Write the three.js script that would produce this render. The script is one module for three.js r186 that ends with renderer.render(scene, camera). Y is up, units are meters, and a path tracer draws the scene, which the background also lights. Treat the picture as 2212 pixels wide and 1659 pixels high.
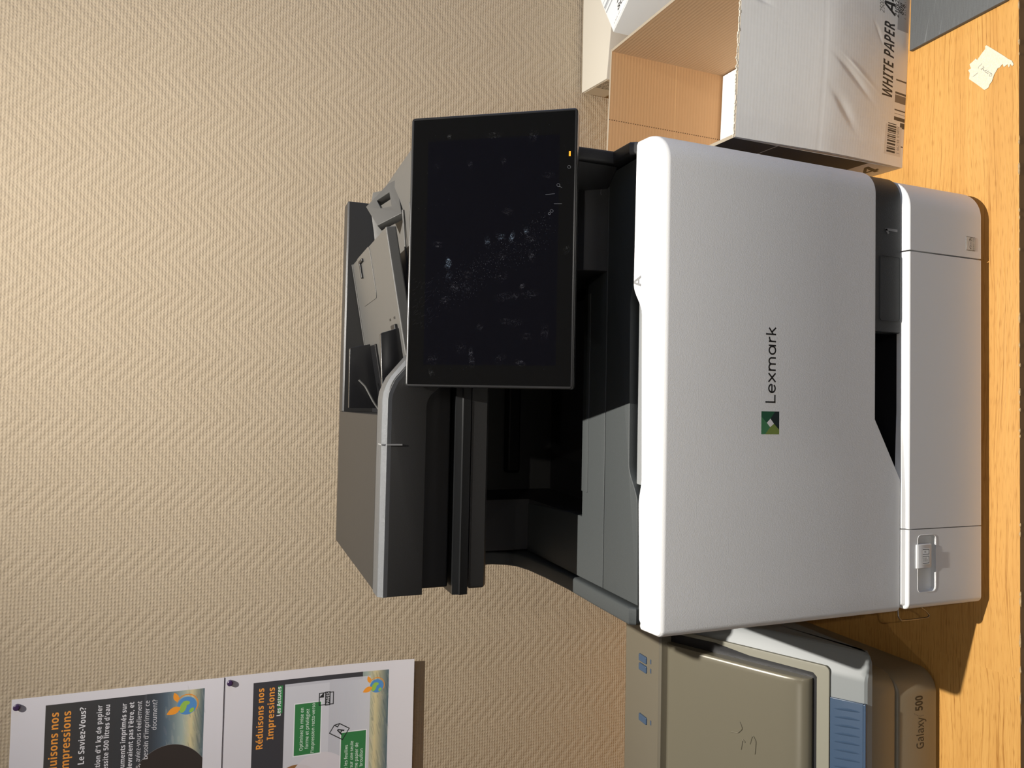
import * as THREE from 'three';
import { RoundedBoxGeometry } from 'three/addons/geometries/RoundedBoxGeometry.js';
import { mergeGeometries, toCreasedNormals } from 'three/addons/utils/BufferGeometryUtils.js';
import { FontLoader } from 'three/addons/loaders/FontLoader.js';
import { Brush, Evaluator, SUBTRACTION } from 'three-bvh-csg';
import { ImprovedNoise } from 'three/addons/math/ImprovedNoise.js';

// ---------------------------------------------------------------- camera, light, exposure
const scene = new THREE.Scene();
const FOCAL = 1557, D2R = Math.PI / 180;
// the photograph was taken in portrait and stands on its side: its left edge is up in the world
const EYE = new THREE.Vector3(-0.0243, 0.782, 0.5556);
const yaw = 2.013 * D2R, pitch = 21.03 * D2R, roll = 1.908 * D2R;
const FWD = new THREE.Vector3(Math.sin(yaw) * Math.cos(pitch), -Math.sin(pitch), -Math.cos(yaw) * Math.cos(pitch));
const rgt0 = new THREE.Vector3(Math.cos(yaw), 0, Math.sin(yaw)), dwn0 = FWD.clone().cross(rgt0);
const RGT = rgt0.clone().multiplyScalar(Math.cos(roll)).addScaledVector(dwn0, -Math.sin(roll));
const DWN = rgt0.clone().multiplyScalar(Math.sin(roll)).addScaledVector(dwn0, Math.cos(roll));
const camera = new THREE.PerspectiveCamera(2 * Math.atan(829.5 / FOCAL) / D2R, 2212 / 1659, 0.02, 40);
camera.position.copy(EYE);
camera.quaternion.setFromRotationMatrix(new THREE.Matrix4().makeBasis(DWN, RGT, FWD.clone().negate()));
camera.updateMatrixWorld();
scene.background = new THREE.Color().setRGB(0.58, 0.92, 1.75);
const renderer = new THREE.WebGLRenderer({ antialias: true });
renderer.toneMapping = THREE.LinearToneMapping;
renderer.toneMappingExposure = 1.0;
renderer.shadowMap.enabled = true;
const CEIL = 2.10, FLOOR = -0.75, WALL = -0.7;
const LAMPS = [ // x, z, candela
  [0.235, 0.133, 20.5], [-1.3, 1.7, 2.2], [0.72, 2.45, 7]];

// ---------------------------------------------------------------- pixel to place
const V = (x, y, z) => new THREE.Vector3(x, y, z);
function ray(px, py) {
  const u = 1659 - py - 829.5, v = px - 1106;
  return FWD.clone().multiplyScalar(FOCAL).addScaledVector(RGT, u).addScaledVector(DWN, v).normalize();
}
function onPlane(px, py, p, n) { const d = ray(px, py); return EYE.clone().addScaledVector(d, p.clone().sub(EYE).dot(n) / d.dot(n)); }
const onZ = (px, py, z) => onPlane(px, py, V(0, 0, z), V(0, 0, 1));
const onY = (px, py, y) => onPlane(px, py, V(0, y, 0), V(0, 1, 0));

// ---------------------------------------------------------------- random, noise, textures
let seed = 7;
const rnd = () => { seed = (seed * 1664525 + 1013904223) >>> 0; return seed / 4294967296; };
const P = new ImprovedNoise();
const noise = (x, y, z = 0) => P.noise(x, y, z);
function dataTex(w, h, fn, srgb = false) {
  const d = new Uint8Array(w * h * 4);
  for (let j = 0; j < h; j++) for (let i = 0; i < w; i++) {
    const c = fn(i / w, j / h, i, j), k = 4 * (j * w + i);
    if (typeof c === 'number') d[k] = d[k + 1] = d[k + 2] = Math.max(0, Math.min(255, c * 255));
    else for (let q = 0; q < 3; q++) d[k + q] = Math.max(0, Math.min(255, c[q] * 255));
    d[k + 3] = 255;
  }
  const t = new THREE.DataTexture(d, w, h);
  t.magFilter = THREE.LinearFilter; t.minFilter = THREE.LinearMipmapLinearFilter; t.generateMipmaps = true;
  t.wrapS = t.wrapT = THREE.RepeatWrapping; if (srgb) t.colorSpace = THREE.SRGBColorSpace; t.needsUpdate = true;
  return t;
}
function heightTex(w, h, fn) { // fine heights need more than 256 steps
  const d = new Float32Array(w * h * 4);
  for (let j = 0; j < h; j++) for (let i = 0; i < w; i++) { const k = 4 * (j * w + i); d[k] = d[k + 1] = d[k + 2] = fn(i / w, j / h, i, j); d[k + 3] = 1; }
  const t = new THREE.DataTexture(d, w, h, THREE.RGBAFormat, THREE.FloatType);
  t.magFilter = THREE.LinearFilter; t.wrapS = t.wrapT = THREE.RepeatWrapping; t.needsUpdate = true; return t;
}
function canvasTex(w, h, draw) {
  const c = document.createElement('canvas'); c.width = w; c.height = h;
  draw(c.getContext('2d'), w, h);
  const t = new THREE.CanvasTexture(c); t.colorSpace = THREE.SRGBColorSpace; t.magFilter = THREE.LinearFilter; return t;
}
const grainTex = heightTex(256, 256, (u, v, i, j) => 0.5 + 0.35 * noise(i / 8, j / 8, 3.3) + 0.3 * noise(i / 3.3, j / 3.3, 8.1));
const grain = (perMetre) => { const t = grainTex.clone(); t.repeat.set(perMetre, perMetre); t.needsUpdate = true; return t; };

// ---------------------------------------------------------------- materials
const std = (o) => new THREE.MeshStandardMaterial(o);
const lin = (r, g, b) => new THREE.Color().setRGB(r, g, b);
const M = {
  white: std({ color: lin(0.70, 0.70, 0.69), roughness: 0.55, bumpMap: grain(28), bumpScale: 0.00007 }),
  whiteSmooth: std({ color: lin(0.70, 0.70, 0.69), roughness: 0.42 }),
  silver: std({ color: lin(0.34, 0.35, 0.35), roughness: 0.42, metalness: 0.25, bumpMap: grain(60), bumpScale: 0.0003 }),
  deck: std({ color: lin(0.044, 0.049, 0.049), roughness: 0.58, bumpMap: grain(45), bumpScale: 0.00012 }),
  dark: std({ color: lin(0.032, 0.032, 0.033), roughness: 0.5, bumpMap: grain(45), bumpScale: 0.00012 }),
  adf: std({ color: lin(0.020, 0.0195, 0.019), roughness: 0.42, bumpMap: grain(60), bumpScale: 0.00010 }),
  adfBevel: std({ color: lin(0.13, 0.135, 0.14), roughness: 0.36, metalness: 0.5, bumpMap: grain(90), bumpScale: 0.00025 }),
  black: std({ color: lin(0.009, 0.009, 0.010), roughness: 0.45 }),
  blackGloss: std({ color: lin(0.010, 0.010, 0.011), roughness: 0.25 }),
  trayGrey: std({ color: lin(0.085, 0.083, 0.078), roughness: 0.38, bumpMap: grain(50), bumpScale: 0.00008 }),
  handle: std({ color: lin(0.028, 0.032, 0.034), roughness: 0.5, bumpMap: grain(45), bumpScale: 0.00015 }),
  printGrey: std({ color: lin(0.22, 0.22, 0.22), roughness: 0.5 }),
  printFaint: std({ color: lin(0.10, 0.10, 0.105), roughness: 0.5 }),
  ink: std({ color: lin(0.006, 0.006, 0.007), roughness: 0.5 }),
  wire: std({ color: lin(0.35, 0.33, 0.31), roughness: 0.35, metalness: 1 }),
  paper: std({ color: lin(0.80, 0.79, 0.78), roughness: 0.9 }),
  plaster: std({ color: lin(0.62, 0.60, 0.56), roughness: 0.9 }),
  floor: std({ color: lin(0.12, 0.10, 0.09), roughness: 0.7 }),
  frame: std({ color: lin(0.7, 0.7, 0.7), roughness: 0.4 }),
  pane: new THREE.MeshPhysicalMaterial({ color: 0xffffff, transmission: 1, thickness: 0, roughness: 0, ior: 1.5 }),
};

// ---------------------------------------------------------------- geometry helpers (world coordinates)
// vertices are matched on a coarse grid there, so the shape is enlarged for the step
function creased(g, a) { g = g.clone().scale(2000, 2000, 2000); g = toCreasedNormals(g, a); return g.scale(1 / 2000, 1 / 2000, 1 / 2000); }
const smooth = (g, a = 0.55) => creased(g.index ? g.toNonIndexed() : g, a);
function shapeOf(pts) { const s = new THREE.Shape(); pts.forEach(([x, y], i) => i ? s.lineTo(x, y) : s.moveTo(x, y)); return s; }
function extr(shape, len, bevel = 0, seg = 3) {
  return new THREE.ExtrudeGeometry(shape, bevel ? { depth: len - 2 * bevel, bevelEnabled: true, bevelSize: bevel, bevelOffset: -bevel, bevelThickness: bevel, bevelSegments: seg, curveSegments: 10 } : { depth: len, bevelEnabled: false, curveSegments: 10 }).translate(0, 0, bevel);
}
const exZ = (pts, z0, z1, b = 0) => smooth(extr(!Array.isArray(pts) ? pts : shapeOf(pts), z1 - z0, b).translate(0, 0, z0));
const exX = (pts, x0, x1, b = 0) => smooth(extr(shapeOf(pts.map(([z, y]) => [-z, y])), x1 - x0, b).rotateY(Math.PI / 2).translate(x0, 0, 0));
const exY = (pts, y0, y1, b = 0) => smooth(extr(!Array.isArray(pts) ? pts : shapeOf(pts.map(([x, z]) => [x, -z])), y1 - y0, b).rotateX(-Math.PI / 2).translate(0, y0, 0));
const box = (x0, x1, y0, y1, z0, z1, r = 0.001) => new RoundedBoxGeometry(x1 - x0, y1 - y0, z1 - z0, 2, Math.min(r, (x1 - x0) / 2.01, (y1 - y0) / 2.01, (z1 - z0) / 2.01)).translate((x0 + x1) / 2, (y0 + y1) / 2, (z0 + z1) / 2);
const plain = (x0, x1, y0, y1, z0, z1) => new THREE.BoxGeometry(x1 - x0, y1 - y0, z1 - z0).translate((x0 + x1) / 2, (y0 + y1) / 2, (z0 + z1) / 2);
function merge(list) {
  return mergeGeometries(list.map((g) => { const n = g.index ? g.toNonIndexed() : g.clone(); for (const k of Object.keys(n.attributes)) if (!['position', 'normal', 'uv'].includes(k)) n.deleteAttribute(k); n.clearGroups(); return n; }));
}
function rrect(x0, x1, y0, y1, r) {
  const s = new THREE.Shape();
  s.moveTo(x0 + r, y0); s.lineTo(x1 - r, y0); s.absarc(x1 - r, y0 + r, r, -Math.PI / 2, 0); s.lineTo(x1, y1 - r); s.absarc(x1 - r, y1 - r, r, 0, Math.PI / 2);
  s.lineTo(x0 + r, y1); s.absarc(x0 + r, y1 - r, r, Math.PI / 2, Math.PI); s.lineTo(x0, y0 + r); s.absarc(x0 + r, y0 + r, r, Math.PI, 1.5 * Math.PI);
  return s;
}
// a skin through rows of points: rows[i][j]; uv in metres
function loft(rows, closed = false, crease = 0.5) {
  const pos = [], uv = [];
  const len = [0]; for (let i = 1; i < rows.length; i++) len.push(len[i - 1] + rows[i][Math.floor(rows[i].length / 2)].distanceTo(rows[i - 1][Math.floor(rows[i].length / 2)]));
  const n = rows[0].length;
  for (let i = 0; i + 1 < rows.length; i++) {
    let t = 0;
    for (let j = 0; j < (closed ? n : n - 1); j++) {
      const k = (j + 1) % n, a = rows[i][j], b = rows[i][k], c = rows[i + 1][k], d = rows[i + 1][j], t2 = t + a.distanceTo(b);
      for (const [p, s, q] of [[a, len[i], t], [d, len[i + 1], t], [c, len[i + 1], t2], [a, len[i], t], [c, len[i + 1], t2], [b, len[i], t2]]) { pos.push(p.x, p.y, p.z); uv.push(s, q); }
      t = t2;
    }
  }
  const g = new THREE.BufferGeometry();
  g.setAttribute('position', new THREE.Float32BufferAttribute(pos, 3)); g.setAttribute('uv', new THREE.Float32BufferAttribute(uv, 2));
  return creased(g, crease);
}
// flat strokes of even width in the plane (x, y)
function strokes(lines, w) {
  const pos = [], idx = [];
  for (const pts of lines) {
    for (let i = 0; i < pts.length; i++) {
      const a = pts[Math.max(0, i - 1)], b = pts[Math.min(pts.length - 1, i + 1)], p = pts[i];
      let dx = b[0] - a[0], dy = b[1] - a[1]; const l = Math.hypot(dx, dy) || 1; dx /= l; dy /= l;
      const base = pos.length / 3;
      pos.push(p[0] - dy * w / 2, p[1] + dx * w / 2, 0, p[0] + dy * w / 2, p[1] - dx * w / 2, 0);
      if (i) idx.push(base - 2, base - 1, base, base, base - 1, base + 1);
    }
  }
  const g = new THREE.BufferGeometry();
  g.setAttribute('position', new THREE.Float32BufferAttribute(pos, 3)); g.setIndex(idx); g.computeVertexNormals();
  g.setAttribute('uv', new THREE.Float32BufferAttribute(new Float32Array(pos.length / 3 * 2), 2));
  return g;
}
const arc = (cx, cy, rx, ry, a0, a1, n = 20) => Array.from({ length: n + 1 }, (_, i) => { const a = (a0 + (a1 - a0) * i / n) * D2R; return [cx + rx * Math.cos(a), cy + ry * Math.sin(a)]; });
const tube = (pts, r, n = 40, closed = false) => new THREE.TubeGeometry(new THREE.CatmullRomCurve3(pts, closed, 'catmullrom', 0.15), n, r, 8, closed);
const sans = await new FontLoader().loadAsync('fonts/droid/droid_sans_regular.typeface.json');
const sansBold = await new FontLoader().loadAsync('fonts/droid/droid_sans_bold.typeface.json');
function letters(str, size, font = sans) { const g = new THREE.ShapeGeometry(font.generateShapes(str, size), 6); return g; }

// ---------------------------------------------------------------- scene graph helpers
const taken = {};
function numbered(n) { if (!(n in taken)) { taken[n] = 0; return n; } return n + '_' + String(++taken[n]).padStart(3, '0'); }
function thing(name, label, category, base, group) {
  const g = new THREE.Group(); g.name = numbered(name); g.position.copy(base); g.userData = { label, category, base };
  if (group) g.userData.group = group; scene.add(g); return g;
}
// geometry in world coordinates becomes a part of a thing, or a sub-part of a part
function part(parent, name, geo, mat, label) {
  let root = parent; while (root.parent && root.parent !== scene) root = root.parent;
  const b = root.userData.base; const g = geo.clone().translate(-b.x, -b.y, -b.z);
  const m = new THREE.Mesh(g, mat); m.name = name; if (label) m.userData.label = label; parent.add(m); return m;
}
function struct(name, geo, mat) { const m = new THREE.Mesh(geo, mat); m.name = name; m.userData = { kind: 'structure' }; m.userData.base = V(0, 0, 0); scene.add(m); return m; }
function single(name, geo, mat, label, category, group) { const m = new THREE.Mesh(geo, mat); m.name = numbered(name); m.userData = { label, category }; if (group) m.userData.group = group; scene.add(m); return m; }

// ================================================================ the room
const wallTex = heightTex(1024, 1024, (u, v, i, j) => {
  const tri = (t) => { t -= Math.floor(t); return t < 0.5 ? 2 * t : 2 - 2 * t; };
  const wob = 0.12 * noise(u * 16, v * 16, 2.2);
  const d = 0.5 + 0.5 * Math.cos(2 * Math.PI * (14 * v + 2.33 * tri(3 * u) + wob));
  const r = 0.5 + 0.5 * Math.cos(2 * Math.PI * (62 * v + wob));
  const c = 0.5 + 0.5 * Math.cos(2 * Math.PI * (54 * u + 0.3 * noise(u * 40, v * 90, 5)));
  return 0.36 * r * (0.35 + 0.65 * c) + 0.36 * d + 0.14 * c * (1 - d) + 0.09 + 0.06 * noise(i / 9, j / 5, 1.5);
});
const wallColor = dataTex(512, 512, (u, v, i, j) => { const n = 0.5 * noise(i / 60, j / 60, 4) + 0.5 * noise(i / 7, j / 7, 9); return [0.677 + 0.012 * n, 0.615 + 0.013 * n, 0.522 + 0.014 * n]; }, true);
const WT = 0.3, wallW = 5.2, wallH = CEIL - FLOOR;
wallTex.repeat.set(wallW / WT, wallH / WT); wallColor.repeat.set(wallW / 0.5, wallH / 0.5);
const wallMat = std({ map: wallColor, roughness: 0.8, bumpMap: wallTex, bumpScale: 0.0011 });
struct('wall_back', plain(-2.8, 2.4, FLOOR, CEIL, WALL - 0.1, WALL), wallMat);
struct('wall_left', plain(-2.9, -2.8, FLOOR, CEIL, WALL, 3.2), M.plaster);
struct('wall_front', plain(-2.8, 2.4, FLOOR, CEIL, 3.2, 3.3), M.plaster);
struct('floor', plain(-2.9, 2.5, FLOOR - 0.1, FLOOR, WALL - 0.1, 3.3), M.floor);
struct('ceiling', plain(-2.9, 2.5, CEIL, CEIL + 0.1, WALL - 0.1, 3.3), M.plaster);
{ // right wall with its window
  const x0 = 2.4, x1 = 2.5, y0 = 0.1, y1 = 1.55, z0 = -0.4, z1 = 1.7;
  struct('wall_right', merge([plain(x0, x1, FLOOR, y0, WALL, 3.2), plain(x0, x1, y1, CEIL, WALL, 3.2), plain(x0, x1, y0, y1, WALL, z0), plain(x0, x1, y0, y1, z1, 3.2)]), M.plaster);
  const w = struct('window_1', merge([plain(x0 + .02, x1 - .02, y0, y0 + .05, z0, z1), plain(x0 + .02, x1 - .02, y1 - .05, y1, z0, z1), plain(x0 + .02, x1 - .02, y0, y1, z0, z0 + .05), plain(x0 + .02, x1 - .02, y0, y1, z1 - .05, z1), plain(x0 + .02, x1 - .02, y0, y1, 0.62, 0.68)]), M.frame);
  part(w, 'pane', plain(x0 + .048, x0 + .052, y0 + .05, y1 - .05, z0 + .05, 0.62), M.pane); part(w, 'pane', plain(x0 + .048, x0 + .052, y0 + .05, y1 - .05, 0.68, z1 - .05), M.pane);
}
const lampLabels = ['white round ceiling downlight above the office printer', 'white round ceiling downlight towards the left wall', 'white round ceiling downlight in the middle of the room'];
LAMPS.forEach(([x, z, cd], i) => {
  const g = thing('ceiling_downlight', lampLabels[i], 'lamp', V(x, CEIL, z));
  part(g, 'trim_ring', smooth(new THREE.LatheGeometry([[0.022, 0.004], [0.022, -0.004], [0.04, -0.006], [0.045, -0.002], [0.045, 0]].map((p) => new THREE.Vector2(...p)), 32).translate(x, CEIL, z)), M.frame);
  part(g, 'lamp_lens', new THREE.CylinderGeometry(0.021, 0.021, 0.004, 24).translate(x, CEIL - 0.002, z), std({ color: 0xffffff, emissive: lin(1, 0.95, 0.88), emissiveIntensity: 3 }));
  const s = new THREE.SpotLight(lin(1, 0.955, 0.885), cd, 0, i ? 1.35 : 1.08, 1, 2);
  s.name = 'downlight_beam'; s.position.set(0, -0.012, 0); s.target.position.set(0, -1, 0); s.shadow.radius = i ? 1 : 0.5; s.castShadow = true;
  g.add(s); g.add(s.target);
});

// ================================================================ desk
const woodTex = dataTex(2048, 1024, (u, v, i, j) => {
  const x = u * 1.2, y = v * 0.3; // metres, grain along x
  const warp = 0.010 * noise(x * 3, y * 8, 1) + 0.003 * noise(x * 14, y * 40, 2);
  const yy = y + warp;
  const bands = noise(x * 1.2, yy * 55, 3) * 0.6 + noise(x * 2.5, yy * 150, 4) * 0.6;
  const fine = noise(x * 16, yy * 520, 5);
  const pores = Math.max(0, noise(x * 70, yy * 1100, 6) - 0.22) * 2.6;
  const streak = Math.min(1, Math.max(0, noise(x * 5, yy * 640, 7) - 0.20) * 3.0) * (0.55 + 0.45 * noise(x * 50, yy * 60, 12));
  const t = 0.5 + 0.28 * bands + 0.20 * fine;
  const k = Math.min(1, pores * 0.45 + streak * 0.75);
  const a = [0.735, 0.53, 0.265], b = [0.825, 0.64, 0.36], d = [0.565, 0.37, 0.145];
  return [0, 1, 2].map((q) => { const c = a[q] + (b[q] - a[q]) * Math.max(0, Math.min(1, t)); return c + (d[q] - c) * k; });
}, true);
const woodBump = heightTex(1024, 512, (u, v) => { const x = u * 1.2, y = v * 0.3; return 0.6 + 0.25 * noise(x * 16, y * 520, 5) - Math.max(0, noise(x * 9, y * 330, 7) - 0.18); });
woodTex.repeat.set(2.6 / 1.2, 0.7325 / 0.3); woodBump.repeat.copy(woodTex.repeat);
const woodMat = std({ map: woodTex, roughness: 0.45, bumpMap: woodBump, bumpScale: 0.0002 });
const woodEdge = std({ color: lin(0.30, 0.17, 0.07), roughness: 0.55 });
{
  const g = thing('desk', 'oak laminate desk top under the printer and the cartons', 'desk', V(0, FLOOR, -0.3));
  const top = new THREE.Mesh(plain(-1.5, 1.1, -0.028, 0, -0.699, 0.0325).translate(0, -FLOOR, 0.3), [woodEdge, woodEdge, woodMat, woodEdge, woodEdge, woodEdge]);
  top.name = 'desk_top'; g.add(top);
  // worn, chipped places along the front edge
  const chips = [];
  for (let i = 0; i < 46; i++) {
    const x = -0.5 + 1.0 * rnd() ** 1.0, l = 0.002 + 0.007 * rnd() * rnd(), h = 0.0006 + 0.001 * rnd();
    chips.push(new THREE.IcosahedronGeometry(1, 0).scale(l, h, h * 0.8).translate(x, -0.0004 - 0.0006 * rnd(), 0.0322));
  }
  part(g, 'edge_chips', merge(chips), std({ color: lin(0.46, 0.31, 0.15), roughness: 0.6 })).userData.kind = 'stuff';
  for (const x of [-1.46, 1.06]) part(g, 'leg_panel', plain(x - 0.012, x + 0.012, FLOOR, -0.028, -0.66, 0.0), woodEdge);
  part(g, 'back_panel', plain(-1.44, 1.04, -0.4, -0.028, -0.60, -0.585), woodEdge);
}

// ================================================================ the printer
{
  const pr = thing('office_printer', 'large white and black multifunction laser printer with tilted touch screen', 'printer', V(0, 0, -0.21));
  // outline of the front in plan: left side, small left corner, front, wide right corner, right side
  const XL = -0.2275, XR = 0.2345;
  function outline(xl, xr, rl, rr, zf, zb, xs = [], zbR = zb) {
    const pts = [];
    const add = (x, z, nx, nz) => pts.push({ x, z, nx, nz });
    add(xl, zb, -1, 0);
    for (let i = 0; i <= 6; i++) { const a = i / 6 * Math.PI / 2; add(xl + rl - rl * Math.cos(a), zf - rl + rl * Math.sin(a), -Math.cos(a), Math.sin(a)); }
    const mids = new Set(xs); for (let i = 1; i < 24; i++) mids.add(xl + rl + (xr - rr - xl - rl) * i / 24);
    for (const x of [...mids].filter((x) => x > xl + rl && x < xr - rr).sort((a, b) => a - b)) add(x, zf, 0, 1);
    for (let i = 0; i <= 14; i++) { const a = Math.PI / 2 * (1 - i / 14); add(xr - rr + rr * Math.cos(a), zf - rr + rr * Math.sin(a), Math.cos(a), Math.sin(a)); }
    add(xr, zbR, 1, 0);
    return pts;
  }
  const skin = (pts, prof) => loft(pts.map((p) => prof(p).map(([d, y]) => V(p.x - p.nx * d, y, p.z - p.nz * d))), true, 0.45);

  // front door
  const doorPts = outline(XL, XR, 0.007, 0.030, 0, -0.0275, [-0.094, -0.0905, -0.086, -0.0325, -0.0285, -0.024, -0.02], -0.0415);
  const doorBottom = (x) => x < -0.0905 ? 0.1335 : x < -0.0285 ? 0.1335 + (x + 0.0905) / 0.062 * 0.0350 : 0.1685;
  const YT = 0.4215;
  const doorSkin = skin(doorPts, (p) => { const b = doorBottom(p.x); const up = (d, y) => [d, y - 0.16 * (p.z - p.nz * d)]; return [[0.011, b], [0.0012, b], [0, b + 0.0012], [0, b + 0.06], up(0, YT - 0.0042), up(0.0004, YT - 0.0022), up(0.0016, YT - 0.0006), up(0.0042, YT + 0.0003), up(0.011, YT - 0.001)]; });
  // the door leans: its lower edge stands a little behind its upper edge and flares a little
  const lean = (g) => { const p = g.attributes.position; for (let i = 0; i < p.count; i++) { const t = Math.max(0, Math.min(1.1, (0.4165 - p.getY(i)) / 0.257)), k = 1 + 0.0099 * t; p.setXYZ(i, -0.0243 + (p.getX(i) + 0.0243) * k, 0.782 - (0.782 - p.getY(i)) * k, p.getZ(i) - 0.0055 * t); } return g; };
  const slopeTop = (g) => { const p = g.attributes.position; for (let i = 0; i < p.count; i++) p.setY(i, p.getY(i) - p.getZ(i) * 0.16); return g; };
  const front = doorPts.filter((p) => p.z > -0.0275).map((p) => [p.x - p.nx * 0.0042, p.z - p.nz * 0.0042]);
  const sCurve = (x0, z0, x1, z1, n = 8) => Array.from({ length: n + 1 }, (_, i) => { const t = i / n, s = t * t * (3 - 2 * t); return [x0 + (x1 - x0) * t, z0 + (z1 - z0) * s]; });
  const backEdge = [[XR - 0.0042, -0.0415], [XR - 0.0052, -0.0420], ...sCurve(0.096, -0.0435, 0.066, -0.0312), ...sCurve(-0.088, -0.0283, -0.112, -0.0318), [-0.2175, -0.0288], [XL + 0.0042, -0.0250]];
  const topPlate = smooth(slopeTop(exY([...front, ...backEdge], YT - 0.012, YT + 0.0003)), 0.35);
  const lidBlack = std({ color: lin(0.008, 0.0085, 0.009), roughness: 0.34 });
  const door = part(pr, 'front_door', merge([smooth(lean(doorSkin), 0.45), topPlate]), M.white, 'light grey front door with brand lettering');
  part(door, 'grip_recess', exX([[-0.0280, 0.4256], [-0.0425, 0.4228], [-0.0435, 0.4215], [-0.0435, 0.412], [-0.0280, 0.412]], -0.094, 0.078), M.silver, 'silver grey finger recess of the door');
  // letter A beside the recess, lying on the sloping top
  { const c = letters('A', 0.0098, sansBold); c.computeBoundingBox(); c.translate(-(c.boundingBox.max.x) / 2, 0, 0).scale(1.2, 1, 1).rotateX(-Math.PI / 2 + 0.16);
    const p = onY(1387, 607, YT + 0.0045); c.translate(p.x, YT + 0.0007 - p.z * 0.16, p.z); part(door, 'letter_mark', c, M.printGrey, 'grey letter A'); }
  // brand mark
  {
    const sq = (pts, mat, name) => part(door, name, lean(new THREE.ShapeGeometry(shapeOf(pts.map(([yz, vz]) => [-0.0447 + 0.0219 * (1440 - yz) / 248, 0.2921 + 0.0213 * (637 - vz) / 200]))).translate(0, 0, 0.0003)), mat);
    const ink = (r, g, b) => std({ color: new THREE.Color(r / 255, g / 255, b / 255).convertSRGBToLinear(), roughness: 0.5 });
    sq([[1192, 437], [1192, 590], [1270, 538], [1315, 498], [1250, 437]], std({ color: lin(0.012, 0.095, 0.045), roughness: 0.5 }), 'emblem_facet');
    sq([[1192, 590], [1192, 637], [1390, 637], [1325, 577], [1270, 538]], std({ color: lin(0.008, 0.02, 0.022), roughness: 0.5 }), 'emblem_facet');
    sq([[1390, 637], [1440, 637], [1440, 480], [1362, 535], [1325, 577]], std({ color: lin(0.19, 0.26, 0.055), roughness: 0.5 }), 'emblem_facet');
    sq([[1250, 437], [1315, 498], [1362, 535], [1440, 480], [1440, 437]], std({ color: lin(0.055, 0.21, 0.09), roughness: 0.5 }), 'emblem_facet');
    sq([[1270, 538], [1325, 577], [1362, 535], [1315, 498]], M.paper, 'emblem_diamond');
    // Lexmark, drawn with even strokes: a = distance along, b = height (cap height 137)
    const L = (y) => 1093 - y, lines = [];
    const xh = 97;
    lines.push([[9, 137], [9, 8]], [[0, 8.5], [90, 8.5]]);                                     // L
    { const cx = L(931), r = 45; lines.push(arc(cx, 49, r, 43, 8, 325, 26), [[cx - 44, 50], [cx + 46, 50]]); }   // e
    lines.push([[L(860), xh], [L(762), 2]], [[L(860), 2], [L(762), xh]]);                      // x
    { const a = L(728), m = L(660), b = L(592); lines.push([[a, xh], [a, 0]], [[a, 55], ...arc((a + m) / 2, 58, (m - a) / 2, 33, 180, 0, 14), [m, 0]], [[m, 55], ...arc((m + b) / 2, 58, (b - m) / 2, 33, 180, 0, 14), [b, 0]]); }
    { const cx = L(506), r = 46; lines.push(arc(cx, 48, r - 3, 43, 0, 360, 28), [[L(453), xh], [L(453), 0]]); }  // a
    { const a = L(408); lines.push([[a, xh], [a, 0]], [[a, 52], ...arc(a + 46, 54, 46, 35, 180, 84, 10)]); }       // r
    { const a = L(328); lines.push([[a, 137], [a, 0]], [[a + 4, 42], [L(256), 94]], [[a + 26, 55], [L(252), 0]]); }      // k
    const s = (0.0581 + 0.0146) / 843;
    part(door, 'brand_lettering', lean(strokes(lines.map((l) => l.map(([a, b]) => [-0.0146 + a * s, 0.2968 + b * s * 1.02])), 18 * s).translate(0, 0, 0.0003)), M.ink, 'black brand lettering');
  }

  // multipurpose feeder panel with the figure 1, wrapped round the right corner
  const FZ = -0.0078, fx0 = onZ(1950, 719, FZ).x;
  const feed = outline(XL, XR + 0.0012, 0.007, 0.030, FZ, -0.06).filter((p) => p.x > fx0);
  feed.unshift({ x: fx0 - 0.0007, z: FZ - 0.003, nx: 0, nz: 1 }, { x: fx0, z: FZ - 0.0005, nx: 0, nz: 1 });
  const fp = part(pr, 'feeder_panel', skin(feed, () => [[0.012, 0.1240], [0.0015, 0.1240], [0, 0.1258], [0, 0.164], [0, 0.1680], [0.012, 0.1680]]), M.handle, 'dark grey multipurpose feeder panel');
  const i0 = onZ(1945, 695, FZ), i1 = onZ(1901, 550, FZ);
  part(fp, 'grip_inset', exZ((() => { const s = rrect(i0.x, i1.x, i0.y, i1.y, 0.003); s.holes.push(rrect(i0.x + 0.0007, i1.x - 0.0007, i0.y + 0.0007, i1.y - 0.0007, 0.0026)); return s; })(), FZ - 0.0003, FZ + 0.0005), M.deck);
  { const a = onZ(1938, 499, FZ), b = onZ(1912, 501, FZ), c = onZ(1919, 507.5, FZ);
    part(fp, 'number_mark', strokes([[[a.x, a.y], [a.x, b.y]], [[a.x + 0.0004, b.y - 0.0009], [a.x - 0.0042, b.y - 0.0046]]], 0.0026).translate(0, 0, FZ + 0.0004), M.printGrey, 'grey figure 1'); }
  part(pr, 'feeder_cavity', merge([plain(-0.115, 0.066, 0.119, 0.176, -0.056, -0.052), plain(-0.115, 0.215, 0.1690, 0.176, -0.052, -0.020), plain(-0.115, 0.066, 0.117, 0.1215, -0.052, -0.0145)]), M.black, 'black hollow beside the feeder panel');

  // paper tray in three sections
  const trayPts = outline(XL + 0.001, XR - 0.002, 0.007, 0.036, 0, -0.07, [-0.02, -0.03, -0.04, -0.05, -0.06, -0.07, -0.08, -0.09, -0.1, -0.12]);
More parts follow.
